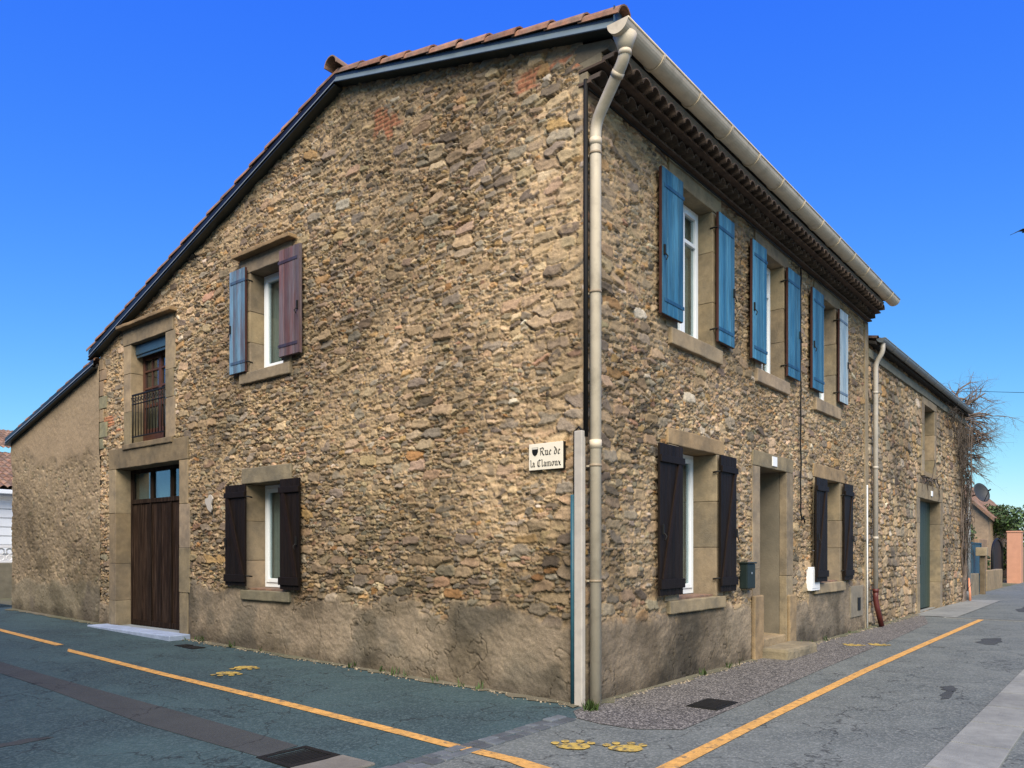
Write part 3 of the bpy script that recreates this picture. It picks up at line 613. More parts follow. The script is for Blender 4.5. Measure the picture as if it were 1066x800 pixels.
mb = MB(); mb.box((op[0] + .005, -.07, 5.25), (op[1] - .005, -.30, 5.435), bev=.012, fn=LW); mb.box((op[0] + .01, -.09, 5.20), (op[1] - .01, -.12, 5.249), (.8, .8, .8), .004, LW); mb.build('roller_shutter_box', ROLLER, HOUSE)
mb = MB(); u0, u1, z0, z1 = op[0], op[1], op[2], 5.25; um = (u0 + u1) / 2
for (a, b) in ((u0 + .004, u0 + .07), (um - .05, um + .05), (u1 - .07, u1 - .004)): mb.box((a, -.21, z0 + .003), (b, -.28, z1), bev=.006, fn=LW)
for zz, h in ((z0 + .003, .28), (4.28, .06), (4.62, .035), (4.94, .035), (5.17, .075)):
    for (a, b) in ((u0 + .071, um - .051), (um + .051, u1 - .071)): mb.box((a, -.215, zz), (b, -.27, zz + h), bev=.005, fn=LW)
for (a, b) in ((u0 + .071, um - .051), (um + .051, u1 - .071)): c = (a + b) / 2; mb.box((c - .014, -.22, 4.341), (c + .014, -.26, 5.169), bev=.004, fn=LW)
w = mb.build('balcony_door', REDWOOD, HOUSE)
mb = MB(); mb.box((u0 + .06, -.24, z0 + .25), (u1 - .06, -.248, z1 - .05), fn=LW); mb.build('pane', GLASS, w); mb = MB(); mb.box((u0, -.36, z0), (u1, -.38, z1), fn=LW); mb.build('curtain', M('beige_curtain', (.16, .14, .11), rough=.9, var=.25, scale=3, bump=.1), w)
mb = MB(); a, b = op[0] + .004, op[1] - .26
a, b = op[0] - .01, op[1] - .10; dd = .03
for zz, h in ((4.46, .03), (4.30, .016), (3.70, .022)): mb.box((a, dd - .012, zz), (b, dd + .014, zz + h), bev=.004, fn=LW)
n = 11
for i in range(n + 1): u = a + .015 + (b - a - .03) * i / n; mb.tube([LW(u, dd, 3.60 if i in (0, n) else 3.705), LW(u, dd, 4.47)], .013 if i in (0, n) else .008, 6)
for i in range(n):      # scrolls under the top rail
    u = a + .015 + (b - a - .03) * (i + .5) / n; pts = [LW(u + .042 * math.cos(t) * (1 - t / 9), dd, 4.38 + .055 * math.sin(t) * (1 - t / 9)) for t in np.linspace(0, 6.6, 16)]
    mb.tube(pts, .006, 5)
mb.tube([LW(a, dd, 4.44), LW(a - .0, -.05, 4.44)], .01, 6); mb.tube([LW(b, dd, 4.44), LW(b + .10, .0, 4.44)], .01, 6)
mb.build('balcony_railing', IRON, HOUSE)
so, op = L_OP['garage']; r = surround(LW, 'garage', so, op, .5, sill=False, jambs=4, top_tone=(.74, .72, .66))
u0, u1, z0, z1 = op; dep = -.26
mb = MB(); mb.rough_box((u0 - .36, .38, .02), (u1 + .38, .0, gz(0, 9.4) + .055), (1.55, 1.85, 2.7), .012, .006, .2, LW); mb.rough_box((u0, -.002, .02), (u1, -.5, gz(0, 9.4) + .045), (1.2, 1.3, 1.5), .01, .005, .25, LW); mb.build('door_slab', SLAB, HOUSE)
zt = 2.52; fr = MB()
fr.box((u0 + .005, dep, z0 + .04), (u0 + .07, dep - .08, z1 - .005), bev=.006, fn=LW); fr.box((u1 - .07, dep, z0 + .04), (u1 - .005, dep - .08, z1 - .005), bev=.006, fn=LW)
fr.box((u0 + .071, dep, z1 - .07), (u1 - .071, dep - .08, z1 - .005), bev=.006, fn=LW); fr.box((u0 + .071, dep + .01, zt), (u1 - .071, dep - .08, zt + .08), bev=.006, fn=LW)
wd = (u1 - u0 - .142)
for i in (1, 2): u = u0 + .071 + wd * i / 3; fr.box((u - .035, dep, zt + .081), (u + .035, dep - .08, z1 - .071), bev=.006, fn=LW)
gd = fr.build('plank_door', PLANK, HOUSE); gd['label'] = 'tall weathered brown plank door with glazed top lights'
leaf = MB()
for i in range(3):
    la = u0 + .071 + wd * i / 3 + .004; lb = u0 + .071 + wd * (i + 1) / 3 - .004; n = 4
    for j in range(n): k = random.uniform(.7, 1.35); leaf.box((la + (lb - la) * j / n + .0015, dep - .012 - .006 * (j % 2), z0 + .05 + random.uniform(0, .02)), (la + (lb - la) * (j + 1) / n - .0015, dep - .06, zt - .004), (k, k * .97, k * .95), .005, LW)
    if i: leaf.box((la - .03, dep + .012, z0 + .06), (la + .022, dep - .011, zt - .01), (.6, .6, .6), .006, LW)
leaf.box((u0 + .08, dep + .004, z0 + .05), (u1 - .08, dep - .011, z0 + .15), (.7, .65, .6), .006, LW)
leaf.build('door_boards', PLANK, gd)
for i in range(3):
    la = u0 + .071 + wd * i / 3 + .03; lb = u0 + .071 + wd * (i + 1) / 3 - .03
    mb = MB(); mb.box((la, dep - .04, zt + .07), (lb, dep - .048, z1 - .06), fn=LW); mb.build('pane', GLASS, gd)
mb = MB(); mb.box((u0 + .02, dep - .16, zt), (u1 - .02, dep - .17, z1), fn=LW); mb.build('curtain', M('teal_blind', (.20, .33, .35), rough=.9, var=.15, scale=2, bump=0), gd)
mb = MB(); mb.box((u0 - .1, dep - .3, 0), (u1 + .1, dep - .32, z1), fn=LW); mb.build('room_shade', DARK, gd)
# dressed quoins at the far top end of the gable
mb = MB(); z = 3.60; k = 0
while z < 5.2:
    h = random.uniform(.20, .34); w_ = .30 if k % 2 else .17
    mb.rough_box((11.31 - w_, .026, z), (11.318, -.1, min(z + h - .012, 5.36)), (tone()[0] * 1.0, 1.0, .95), .012, .007, .12, LW); z += h; k += 1
mb.build('quoins', ASH, HOUSE)
# white patch of old plaster left on the rubble
mb = MB(); pts = []
for i in range(16):
    t_ = 2 * math.pi * i / 16; q = 1 + .25 * math.sin(3 * t_ + 1) + .15 * math.sin(5 * t_); pts.append(LW(7.24 + .10 * q * math.cos(t_), .03, 2.40 + .13 * q * math.sin(t_)))
mb.prism(pts, (-.02, 0, 0)); mb.build('plaster_patch', CONCOVER, HOUSE)

# --- cornice of half-round tiles under the street eave
mb = MB(); fill = MB()
for zc, pr in ((6.45, .10), (6.59, .27)):
    mb.box((-.015, .0 - .05, zc), (10.74, pr, zc + .028), (1.05, .9, .8), .004, RW)
    fill.rough_box((-.005, -.05, zc + .028), (10.73, pr - .045, zc + .132), (1, .95, .85), .01, .006, .3, RW)
    x = .09
    while x < 10.7:
        k = random.uniform(.65, 1.1); mb.barrel(RW(x, pr - .20, zc + .030), RW(x, pr + .10 + random.uniform(-.01, .01), zc + .026), .088, .094, .014, 8, col=(k, k * .95, k * .9)); x += .197
        fill.add([RW(x - .197 / 2 - .07, pr + .05, zc + .03), RW(x - .197 / 2 + .07, pr + .05, zc + .03), RW(x - .197 / 2 + .07, pr + .05, zc + .1), RW(x - .197 / 2 - .07, pr + .05, zc + .1)], [(0, 1, 2, 3)], (1.0, .95, .85)) if False else None
fill.prism([(-.005, .1, 6.70), (-.005, -.30, 6.715), (-.005, -.34, 6.80), (-.005, .1, 6.90)], (10.73, 0, 0), (.7, .65, .6))
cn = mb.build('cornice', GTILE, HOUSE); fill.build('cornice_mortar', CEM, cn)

# --- roof
def roofz(y): return 7.035 + .266 * y if y < 3.9 else 8.07 - .328 * (y - 3.9)
def tiled_slope(x0, x1, y0, y1, zf, pitch=.215, course=.37, seed=1):
    rng = random.Random(seed); L_ = abs(y1 - y0); nc = int(L_ / course) + 1; per = 8; nx = int((x1 - x0) / pitch) * per
    V = []; Fc = []; C = []; rows = []
    for c in range(nc):
        for e in (0, 1):
            t_ = min((c + e) * course / L_, 1); y = y0 + (y1 - y0) * t_; lift = (.028 if e == 0 else .0)
            rows.append((y, lift, c))
    cc = {}
    for (y, lift, c) in rows:
        for i in range(nx + 1):
            ph = (i % per) / per; col_i = i // per; h = .075 * (abs(math.sin(math.pi * ph)) ** .8)
            V.append((x0 + (x1 - x0) * i / nx, y, zf(y) + h + lift - .02))
            k = cc.setdefault((c, col_i), rng.uniform(.6, 1.25)); C.append((k, k * .97, k * .95))
    for r_ in range(len(rows) - 1):
        for i in range(nx): a = r_ * (nx + 1) + i; Fc.append((a, a + 1, a + nx + 2, a + nx + 1))
    return V, Fc, C
mb = MB()
for y0, y1, sd_ in ((-.47, 3.9, 3), (11.62, 3.9, 4)):
    V, Fc, C = tiled_slope(.02, 10.85, y0, y1, roofz, seed=sd_); n = len(mb.v); mb.v += V; mb.c += C; mb.f += [tuple(i + n for i in f) for f in Fc]; mb.sm += [False] * len(Fc)
ROOF = mb.build('roof', TILE, HOUSE)
mb = MB(); mb.prism([(-.09, -.42, 6.90), (-.09, 3.9, 8.01), (-.09, 11.5, 5.52), (-.09, 11.5, 5.46), (-.09, 3.9, 7.94), (-.09, -.42, 6.84)], (10.95, 0, 0)); mb.build('roof_boards', SOFFIT, ROOF)
def verge(root, x, pts, rr=.105, n_t=.43, seed=1, name='verge_tiles', lift=.0):
    rng = random.Random(seed); mb = MB()
    for (ya, za, yb, zb) in pts:
        L_ = math.hypot(yb - ya, zb - za); n = max(1, round(L_ / n_t))
        for i in range(n):
            t0, t1 = i / n, (i + 1.12) / n; k = rng.uniform(.75, 1.2); j = rng.uniform(-.008, .008)
            mb.barrel((x + j, ya + (yb - ya) * t0, za + (zb - za) * t0 + .018 + lift), (x + j, ya + (yb - ya) * t1, za + (zb - za) * t1 + lift), rr, rr * .86, .015, 8, col=(k * 1.15, k, k * .95))
    return mb.build(name, TILE, root)
verge(ROOF, -.045, [(-.52, 6.885, 3.85, 8.01)], rr=.125, seed=5)
verge(ROOF, -.045, [(11.62, 5.53, 3.9, 8.04)], seed=6)
mb = MB(); x = -.22
while x < 10.8: k = random.uniform(.8, 1.15); mb.barrel((x, 3.9, 8.10), (x + .46, 3.9, 8.09), .13, .115, .016, 8, col=(k, k, k)); x += .41
mb.build('ridge_tiles', TILE, ROOF)
mb = MB()     # metal verge trim: upright strip and a lip thrown outwards under it
for (ya, yb, s0, zz, hh) in ((-.46, 3.90, .256, 6.93, .095), (11.55, 3.90, -.328, 7.915 + .328 * 3.95 - .04, .17)):
    za, zb = zz + s0 * ya, zz + s0 * yb
    mb.prism([(-.115, ya, za + .03), (-.115, yb, zb + .03), (-.115, yb, zb + hh), (-.115, ya, za + hh)], (-.012, 0, 0), (.55, .55, .6) if s0 > 0 else (.16, .10, .09))
    mb.prism([(-.127, ya, za + .055), (-.127, yb, zb + .055), (-.15, yb, zb - .012), (-.15, ya, za - .012)] if s0 > 0 else [(-.128, ya, za + .075), (-.128, yb, zb + .075), (-.142, yb, zb + .042), (-.142, ya, za + .042)], (.010, 0, .0), (2.4, 2.2, 2.1) if s0 > 0 else (4.2, 3.4, 3.2))
    mb.prism([(-.15, ya, za - .014), (-.15, yb, zb - .014), (.01, yb, zb - .014), (.01, ya, za - .014)], (0, 0, -.008), (.35, .33, .3))
mb.prism([(-.155, -.462, 6.79), (-.02, -.462, 6.82), (-.02, -.462, 6.97), (-.155, -.462, 7.0)], (0, -.012, 0), (1, 1.15, 1.2))
mb.build('verge_trim', FASCIA, ROOF)

# --- gutter and downpipe
def gutter(root, mat, x0, x1, y, z, r, joints):
    n = 14; V = []; Fc = []
    prof = [(math.cos(math.pi + math.pi * k / n) * r, math.sin(math.pi + math.pi * k / n) * r) for k in range(n + 1)] + [(math.cos(math.pi * k / n) * (r - .008), -math.sin(math.pi * k / n) * (r - .008)) for k in range(n + 1)]
    mb = MB(); mb.prism([(x0, y + a, z + b) for a, b in prof], (x1 - x0, 0, 0)); mb.tube([(x0, y - r, z), (x1, y - r, z)], .012, 8)
    g_ = mb.build('gutter', mat, root)
    for xe in (x0 - .008, x1): mb = MB(); mb.prism([(xe, y + a * 1.03, z + b * 1.03 + .006) for a, b in prof[:n + 1]], (.008, 0, 0)); mb.build('end_cap', mat, g_)
    for xj in joints:
        pr = [(a * (1 + .012 / r), b * (1 + .012 / r)) for a, b in prof[:n + 1]] + [(a * (1 + .001 / r), b * (1 + .001 / r)) for a, b in prof[:n + 1][::-1]]
        mb = MB(); mb.prism([(xj, y + a, z + b) for a, b in pr], (.035, 0, 0), (1.0, .97, .92)); mb.build('bracket', mat, g_)
    return g_
gutter(HOUSE, CREAM, -.26, 10.5, -.575, 6.735, .114, [.45 + i * .86 for i in range(12)])
GX = -.125
def pipe(root, name, mat, pts, r, collars=(), colr=1.18):
    mb = MB(); P = []
    for i, p in enumerate(pts):           # round the bends
        p = Vector(p)
        if 0 < i < len(pts) - 1:
            a = Vector(pts[i - 1]); b = Vector(pts[i + 1]); da = (a - p).normalized() * min(.12, (a - p).length * .4); db = (b - p).normalized() * min(.12, (b - p).length * .4)
            for t_ in (0, .25, .5, .75, 1): P.append((p + da) * (1 - t_) ** 2 + p * 2 * t_ * (1 - t_) + (p + db) * t_ * t_)
        else: P.append(p)
    mb.tube(P, r, 16); o = mb.build(name, mat, root)
    if collars:
        for (p, d, L_) in collars: p = Vector(p); d = Vector(d).normalized(); mb = MB(); mb.tube([p - d * L_ / 2, p + d * L_ / 2], r * colr, 16, (1.04, 1.02, 1)); mb.build('collar', mat, o)
    return o
V1 = Vector((.20, .475, -.46))
dp = pipe(HOUSE, 'downpipe', CREAM, [(GX, -.575, 6.60), (GX, -.575, 6.46), (.075, -.105, 6.06), (.075, -.105, .0)], .060,
     [((GX, -.575, 6.50), (0, 0, 1), .05), ((GX + .05, -.46, 6.36), V1, .05), ((.075, -.105, 5.86), (0, 0, 1), .07), ((.075, -.105, 2.72), (0, 0, 1), .09)], 1.09)
mb = MB(); mb.tube([(GX, -.575, 6.67), (GX, -.575, 6.60), (GX, -.575, 6.52)], [.118, .09, .066], 16); mb.build('outlet', CREAM, dp)
for zz in (5.74, 4.3, 2.50, 1.3): mb = MB(); mb.tube([(.075, -.105, zz - .012), (.075, -.105, zz + .012)], .066, 16, (.5, .45, .4)); mb.box((.06, -.05, zz - .01), (.09, .0, zz + .01)); mb.build('pipe_clip', CREAM, dp)
mb = MB(); mb.box((-.038, .005, 2.80), (-.004, -.045, 6.46), bev=.008) if False else mb.tube([(-.004, -.036, 6.5), (-.004, -.036, 2.80)], .024, 8); mb.tube([(.018, -.034, 6.45), (.018, -.034, 2.80)], .012, 8); 
mb.tube([(-.02, -.03, 2.84), (-.035, .03, 2.90), (-.035, .085, 2.86), (-.03, .09, 2.1)], .013, 8); mb.build('cable', RUBBER, HOUSE)
mb = MB(); mb.box((-.075, -.035, 0), (-.005, .065, 2.86), bev=.012); o = mb.build('cable_cover', CONCOVER, HOUSE)
mb = MB(); mb.tube([(-.035, .105, 0), (-.035, .105, 2.2)], .026, 10); mb.build('conduit', TEALP, HOUSE)
# loose black cable down the front between the upper windows
mb = MB(); pts = [(6.50 + .01 * math.sin(i * 1.3), -.045 - .006 * math.sin(i * 2.1), 6.42 - i * .21) for i in range(20)] + [(6.47, -.05, 2.30), (6.52, -.06, 2.14), (6.62, -.05, 2.20), (6.66, -.06, 2.10)]
mb.tube(pts, .013, 7); mb.tube([(6.50, -.05, 6.40), (4, -.06, 6.415), (2, -.06, 6.40), (.03, -.05, 6.42)], .012, 6); mb.tube([(6.50, -.05, 6.40), (8.2, -.06, 6.405), (10.6, -.05, 6.39)], .012, 6); mb.build('cable', RUBBER, HOUSE)

# --- street name sign, lettered with a broad pen
SIGN = thing('street_sign', 'white street name plate in black blackletter fixed to the gable near the corner', 'street sign', (-.03, .47, 2.48))
su0, su1, sz0, sz1 = .225, .675, 2.487, 2.772; sd0 = .05
mb = MB(); mb.box((su0, .0, sz0), (su1, sd0, sz1), (.95, .86, .70), .004, LW); mb.build('plate', WHITEP, SIGN)
mb = MB()
for a, b in (((su0 - .004, sz0 - .006), (su1 + .004, sz0)), ((su0 - .006, sz0), (su0, sz1)), ((su1, sz0), (su1 + .006, sz1))): mb.box((a[0], .0, a[1]), (b[0], sd0 - .01, b[1]), fn=LW)
mb.build('plate_edge', IRON, SIGN)
GL = {'R': (.8, [[(.05, 0), (.15, .05), (.15, .95), (.0, .9)], [(.15, .95), (.5, 1), (.65, .8), (.5, .55), (.2, .5)], [(.35, .5), (.55, .1), (.75, .0)]]),
      'C': (.72, [[(.62, .85), (.4, 1), (.12, .8), (.1, .2), (.35, 0), (.62, .12)], [(.34, .95), (.34, .08)]]),
      'u': (.56, [[(.0, .62), (.12, .55), (.12, .1), (.28, 0), (.42, .1)], [(.30, .62), (.42, .55), (.42, .08), (.54, .0)]]),
      'e': (.46, [[(.40, .1), (.24, 0), (.10, .14), (.10, .5), (.26, .64), (.38, .48), (.14, .3)]]),
      'd': (.52, [[(.05, 1), (.40, .62), (.42, .12), (.24, 0), (.09, .12), (.09, .48), (.24, .6), (.40, .5)]]),
      'l': (.28, [[(.02, 1.0), (.13, .93), (.13, .1), (.26, 0)]]),
      'a': (.52, [[(.06, .52), (.22, .64), (.38, .52), (.38, .1), (.50, 0)], [(.38, .36), (.18, .34), (.08, .16), (.2, .0), (.38, .12)]]),
      'm': (.82, [[(0, .55), (.11, .62), (.11, .06), (.18, 0)], [(.14, .5), (.28, .64), (.38, .52), (.38, .06), (.45, 0)], [(.41, .5), (.55, .64), (.66, .52), (.66, .08), (.78, 0)]]),
      'o': (.50, [[(.24, .64), (.08, .5), (.08, .14), (.24, 0), (.40, .14), (.40, .5), (.24, .64)]]),
      'x': (.50, [[(.02, .6), (.14, .55), (.3, .08), (.46, 0)], [(.44, .62), (.32, .52), (.16, .1), (.02, -.02)], [(.12, .32), (.36, .32)]])}
mb = MB()
def write(txt, uleft, z, h):
    u = uleft; nib = Vector((.052, .052)) * h
    for ch in txt:
        if ch == ' ': u -= .35 * h; continue
        w_, strokes = GL[ch]
        for st in strokes:
            for (a, b) in zip(st[:-1], st[1:]):
                P0 = Vector((u - a[0] * h, z + a[1] * h)); P1 = Vector((u - b[0] * h, z + b[1] * h))
                q = [P0 - Vector((-nib.x, nib.y)) , P0 + Vector((-nib.x, nib.y)), P1 + Vector((-nib.x, nib.y)), P1 - Vector((-nib.x, nib.y))]
                dd_ = sd0 + .001 + .00005 * (len(mb.v) % 40)
                mb.prism([LW(p.x, dd_, p.y) for p in q], (-.0015, 0, 0))
        u -= (w_ + .06) * h
def wid(t, h): return sum((GL[c][0] + .06) * h for c in t) + .35 * h
for words_, uu_, zz_, hh_ in ((('Rue', 'de'), .525, sz0 + .155, .080), (('la', 'Clamoux'), .655, sz0 + .035, .074)):
    for wd_ in words_: mb = MB(); write(wd_, uu_, zz_, hh_); uu_ -= wid(wd_, hh_); mb.build('lettering', RUBBER, SIGN)
mb = MB(); sh = [(.63, .245), (.55, .245), (.55, .195), (.563, .168), (.59, .150), (.617, .168), (.63, .195)]
mb.prism([LW(u, sd0 + .001, sz0 + z) for u, z in sh], (-.002, 0, 0)); mb.build('shield', RUBBER, SIGN)
mb = MB(); mb.prism([LW(u, sd0 + .0035, sz0 + z) for u, z in ((.627, .243), (.553, .243), (.553, .225), (.627, .225))], (-.001, 0, 0), (.75, .7, .6)); mb.build('shield_band', WHITEP, SIGN)

# ------------------------------------------------------------------ unseen house added across the lane, sized to shade lane and gable foot
OPP = thing('shading_house', 'unseen tall plastered house across the lane, added to shade the lane and gable foot', 'house', (-13, 13, gz(0, 13)))
mb = MB(); mb.box((-19.4, -.5, -.3), (-9.8, 28, 8.6)); mb.build('wall', M('grey_beige_render', (.20, .17, .13), rough=.95, var=.15, scale=3, bump=.3), OPP)
V, Fc, C = tiled_slope(-19.9, -9.4, -.9, 28.3, lambda y: 8.65, seed=71, course=1.2); mb = MB(); mb.v = V; mb.c = C; mb.f = Fc; mb.sm = [False] * len(Fc); mb.build('roof', TILE, OPP)
for yw in (2, 7, 12, 17, 22):
    for zw in (1.3, 4.6):
        mb = MB(); mb.box((-9.8, yw, zw), (-9.76, yw + 1.0, zw + 1.6), bev=.01); w = mb.build('window', PVC, OPP); mb = MB(); mb.box((-9.76, yw + .08, zw + .08), (-9.752, yw + .92, zw + 1.52)); mb.build('pane', GLASS, w)

# ------------------------------------------------------------------ annex beyond the gable
ANX = thing('rendered_annex', 'low lean-to annex in worn beige render at the left end', 'building', (4, 13.6, gz(0, 13.6)))
atop = lambda u: 5.26 - .237 * (u - 11.24)
APAL = np.array([(.25, .205, .145), (.20, .175, .13), (.29, .24, .17), (.16, .14, .11)]); 
rubble('wall', STONE, ANX, LW, 11.325, 15.93, .1, 5.3, .02, .016, 41, top=atop, cell=(.16, .10), p_big=.25, p_mid=.9, mort=.030, relief=.75, pal=APAL, pw=np.array([.4, .3, .2, .1]), mcol=(.25, .20, .135),
       render=lambda u: np.where(u > 0, 9.0, 0), rcol=(.26, .205, .135), rcol2=(.235, .19, .13)) if False else None
def annex_wall():
    # smooth render above, pebbly roughcast below it, cement splash at the foot
    o = rubble('wall', STONE, ANX, LW, 11.30, 15.93, .1, 5.3, .02, .016, 41, top=atop, cell=(.15, .11), p_big=.3, p_mid=.92, mort=.050, relief=.62, pal=APAL, pw=np.array([.4, .3, .2, .1]), mcol=(.235, .19, .13),
               render=lambda u: .95 + 0 * u, rcol=(.20, .175, .125))
    me = o.data; n = len(me.vertices); co = np.empty(n * 3, np.float32); me.vertices.foreach_get('co', co); co = co.reshape(-1, 3); off = WP[ANX.name]
    u = co[:, 1] + off.y; z = co[:, 2] + off.z; edge = 3.62 + .9 * (vnoise(u, z, 1.6, 5, 5) - .5)
    p = sst(-.15, .22, z - edge); fl = .035 + .012 * (vnoise(u, z, 14, 6, 3) - .5)
    co[:, 0] = (co[:, 0] + off.x) * (1 - p) + (-fl) * p - off.x; me.vertices.foreach_set('co', co.ravel())
    c = np.empty(n * 4, np.float32); a = me.color_attributes['Col']; a.data.foreach_get('color', c); c = c.reshape(-1, 4)
    rc = np.array((.27, .205, .13)) * (1 + .3 * (vnoise(u, z, 3, 8, 4) - .5))[:, None]
    c[:, :3] = c[:, :3] * (1 - p[:, None]) + rc * p[:, None]; a.data.foreach_set('color', c.ravel()); me.update()
annex_wall()
mb = MB(); mb.box((.02, 15.90, -.1), (8, 15.93, 4.15)); mb.box((7.98, 11.35, -.1), (8, 15.9, 4.1)); mb.build('rear_wall', CEM, ANX)
V, Fc, C = tiled_slope(.02, 8.1, 16.05, 11.34, lambda y: 5.36 - .237 * (y - 11.24), seed=9)
mb = MB(); mb.v = V; mb.c = C; mb.f = Fc; mb.sm = [False] * len(Fc); AR = mb.build('roof', TILE, ANX)
mb = MB(); mb.prism([(-.06, 11.33, 5.27), (-.06, 16.0, 4.16), (-.06, 16.0, 4.10), (-.06, 11.33, 5.21)], (8.1, 0, 0)); mb.build('roof_boards', SOFFIT, AR)
verge(AR, -.045, [(16.08, 4.17, 11.36, 5.30)], rr=.085, seed=8, lift=.02)
mb = MB(); ya, yb = 16.02, 11.34; za, zb = 5.23 - .237 * (ya - 11.24), 5.23 - .237 * (yb - 11.24)
mb.prism([(-.115, ya, za + .02), (-.115, yb, zb + .02), (-.115, yb, zb + .15), (-.115, ya, za + .15)], (-.012, 0, 0), (.16, .10, .09)); mb.prism([(-.128, ya, za + .07), (-.128, yb, zb + .07), (-.142, yb, zb + .04), (-.142, ya, za + .04)], (.01, 0, 0), (4.2, 3.4, 3.2))
mb.prism([(-.15, ya, za - .012), (-.15, yb, zb - .012), (.01, yb, zb - .012), (.01, ya, za - .012)], (0, 0, -.008), (.35, .33, .3)); mb.build('verge_trim', FASCIA, AR)

# ------------------------------------------------------------------ neighbours beyond the annex
NB = thing('white_house', 'distant white house with clay tile roof beyond the annex', 'house', (3.6, 27, gz(0, 27)))
mb = MB(); g0 = gz(0, 27); mb.box((.2, 25, g0 - .3), (8.5, 33, 3.62)); mb.build('wall', WHITEW, NB)
V, Fc, C = tiled_slope(-.1, 8.8, 24.6, 29.2, lambda y: 3.72 + .36 * (y - 24.6), seed=19); mb = MB(); mb.v = V; mb.c = C; mb.f = Fc; mb.sm = [False] * len(Fc)
n = len(mb.v); V, Fc, C = tiled_slope(-.1, 8.8, 33.4, 29.2, lambda y: 3.72 + .36 * (33.8 - y), seed=20); mb.v += V; mb.c += C; mb.f += [tuple(i + n for i in f) for f in Fc]; mb.sm += [False] * len(Fc); mb.build('roof', TILE, NB)
mb = MB(); mb.box((-.1, 24.5, 3.52), (8.8, 24.62, 3.66), bev=.02); mb.build('gutter', PVC, NB)
mb = MB(); 
for i in range(6): mb.box((.19, 24.99, 1.55 + i * .30), (8.5, 24.965, 1.55 + i * .30 + .27), bev=.006)
mb.build('cladding', PVC, NB)
mb = MB(); mb.box((3.0, 24.96, 1.4), (4.3, 24.92, 2.55), bev=.01); w = mb.build('window', PVC, NB); mb = MB(); mb.box((3.08, 24.918, 1.48), (4.22, 24.91, 2.47)); mb.build('pane', GLASS, w)
t = thing('tiled_house', 'far house behind whose tile roof shows above the white house', 'house', (6, 40, .6)); mb = MB(); mb.box((2, 38, .3), (12, 46, 6.4)); mb.build('wall', CEM, t)
V, Fc, C = tiled_slope(1.6, 12.4, 37.6, 42, lambda y: 6.55 + .33 * (y - 37.6), seed=29, course=.5); mb = MB(); mb.v = V; mb.c = C; mb.f = Fc; mb.sm = [False] * len(Fc); mb.build('roof', TILE, t)
GWL = thing('garden_wall', 'low grey garden wall with a white openwork top beyond the annex', 'wall', (1.5, 20, gz(0, 20)))
g0 = gz(0, 20); mb = MB(); mb.rough_box((-.4, 20, 0), (6, 20.2, 1.30), (.85, .9, .9), .02, .01, .3); mb.build('wall', CEM, GWL)
mb = MB(); mb.box((-.4, 20.02, 1.72), (6, 20.18, 1.79), bev=.01); mb.box((-.4, 20.02, 1.301), (6, 20.18, 1.35), bev=.01)
for i in range(32):
    for j in range(2): cx, cz = -.3 + i * .2, 1.44 + j * .18; mb.tube([(cx + .075 * math.cos(a), 20.1, cz + .075 * math.sin(a)) for a in np.linspace(0, 6.283, 11)], .02, 5, cap=False)
mb.build('openwork', WHITEP, GWL)

# ------------------------------------------------------------------ barn
BARN = thing('stone_barn', 'lower rubble stone barn with a green door adjoining the house', 'barn', (16.5, 4, 0))
B_OP = dict(win=((15.95, 17.75, 3.62, 5.78), (16.22, 17.48, 3.75, 5.52)), door=((15.35, 18.62, 0, 3.40), (15.68, 18.30, .03, 3.02)))
rubble('wall', STONE, BARN, RW, 10.745, 22.3, -.06, 6.02, .026, .018, 57, holes=[v[0] for v in B_OP.values()], cell=(.40, .24), p_big=.30, p_mid=.85, mort=-.012, relief=1.15, slant=.05, mcol=(.20, .17, .125), gain=.95)
mb = MB(); mb.box((22.27, .03, -.1), (22.3, 8, 5.95)); mb.box((10.8, 7.97, -.1), (22.27, 8.0, 5.95)); mb.box((10.77, .03, 5.0), (10.8, 8, 7)); mb.build('rear_wall', CEM, BARN)
_H = HOUSE; HOUSE = BARN
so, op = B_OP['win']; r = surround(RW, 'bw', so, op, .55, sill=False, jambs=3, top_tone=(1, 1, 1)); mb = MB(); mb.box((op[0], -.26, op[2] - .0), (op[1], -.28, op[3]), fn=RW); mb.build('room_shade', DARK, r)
mb = MB(); mb.rough_box((so[0], .04, so[2]), (so[1], -.55, op[2]), (1, .95, .85), .012, .006, .2, RW); mb.build('sill', ASH, r)
so, op = B_OP['door']; r = surround(RW, 'bd', so, op, .5, sill=False, jambs=4, top_tone=(.95, .95, .9))
mb = MB()
for i in range(9): mb.box((op[0] + 2.62 * i / 9 + .003, -.25, .04), (op[0] + 2.62 * (i + 1) / 9 - .003, -.29, op[3] - .005), tuple([random.uniform(.85, 1.15)] * 3), .006, RW)
d_ = mb.build('barn_door', GREEND, BARN); mb = MB(); mb.box((op[0] + 1.2, -.25, 1.25), (op[0] + 1.26, -.22, 1.45), bev=.004, fn=RW); mb.build('handle', IRON, d_)
t = thing('house_number', 'small white number plaque over the green barn door', 'sign', (17, -.03, 3.2)); mb = MB(); mb.box((16.95, .03, 3.13), (17.14, .05, 3.27), bev=.003, fn=RW); mb.build('plate', WHITEP, t)
V, Fc, C = tiled_slope(10.76, 22.3, -.19, 4, lambda y: 6.14 + .26 * y, seed=31); mb = MB(); mb.v = V; mb.c = C; mb.f = Fc; mb.sm = [False] * len(Fc)
n = len(mb.v); V, Fc, C = tiled_slope(10.76, 22.3, 8.2, 4, lambda y: 6.14 + .26 * (8 - y), seed=32); mb.v += V; mb.c += C; mb.f += [tuple(i + n for i in f) for f in Fc]; mb.sm += [False] * len(Fc); br = mb.build('roof', TILE, BARN)
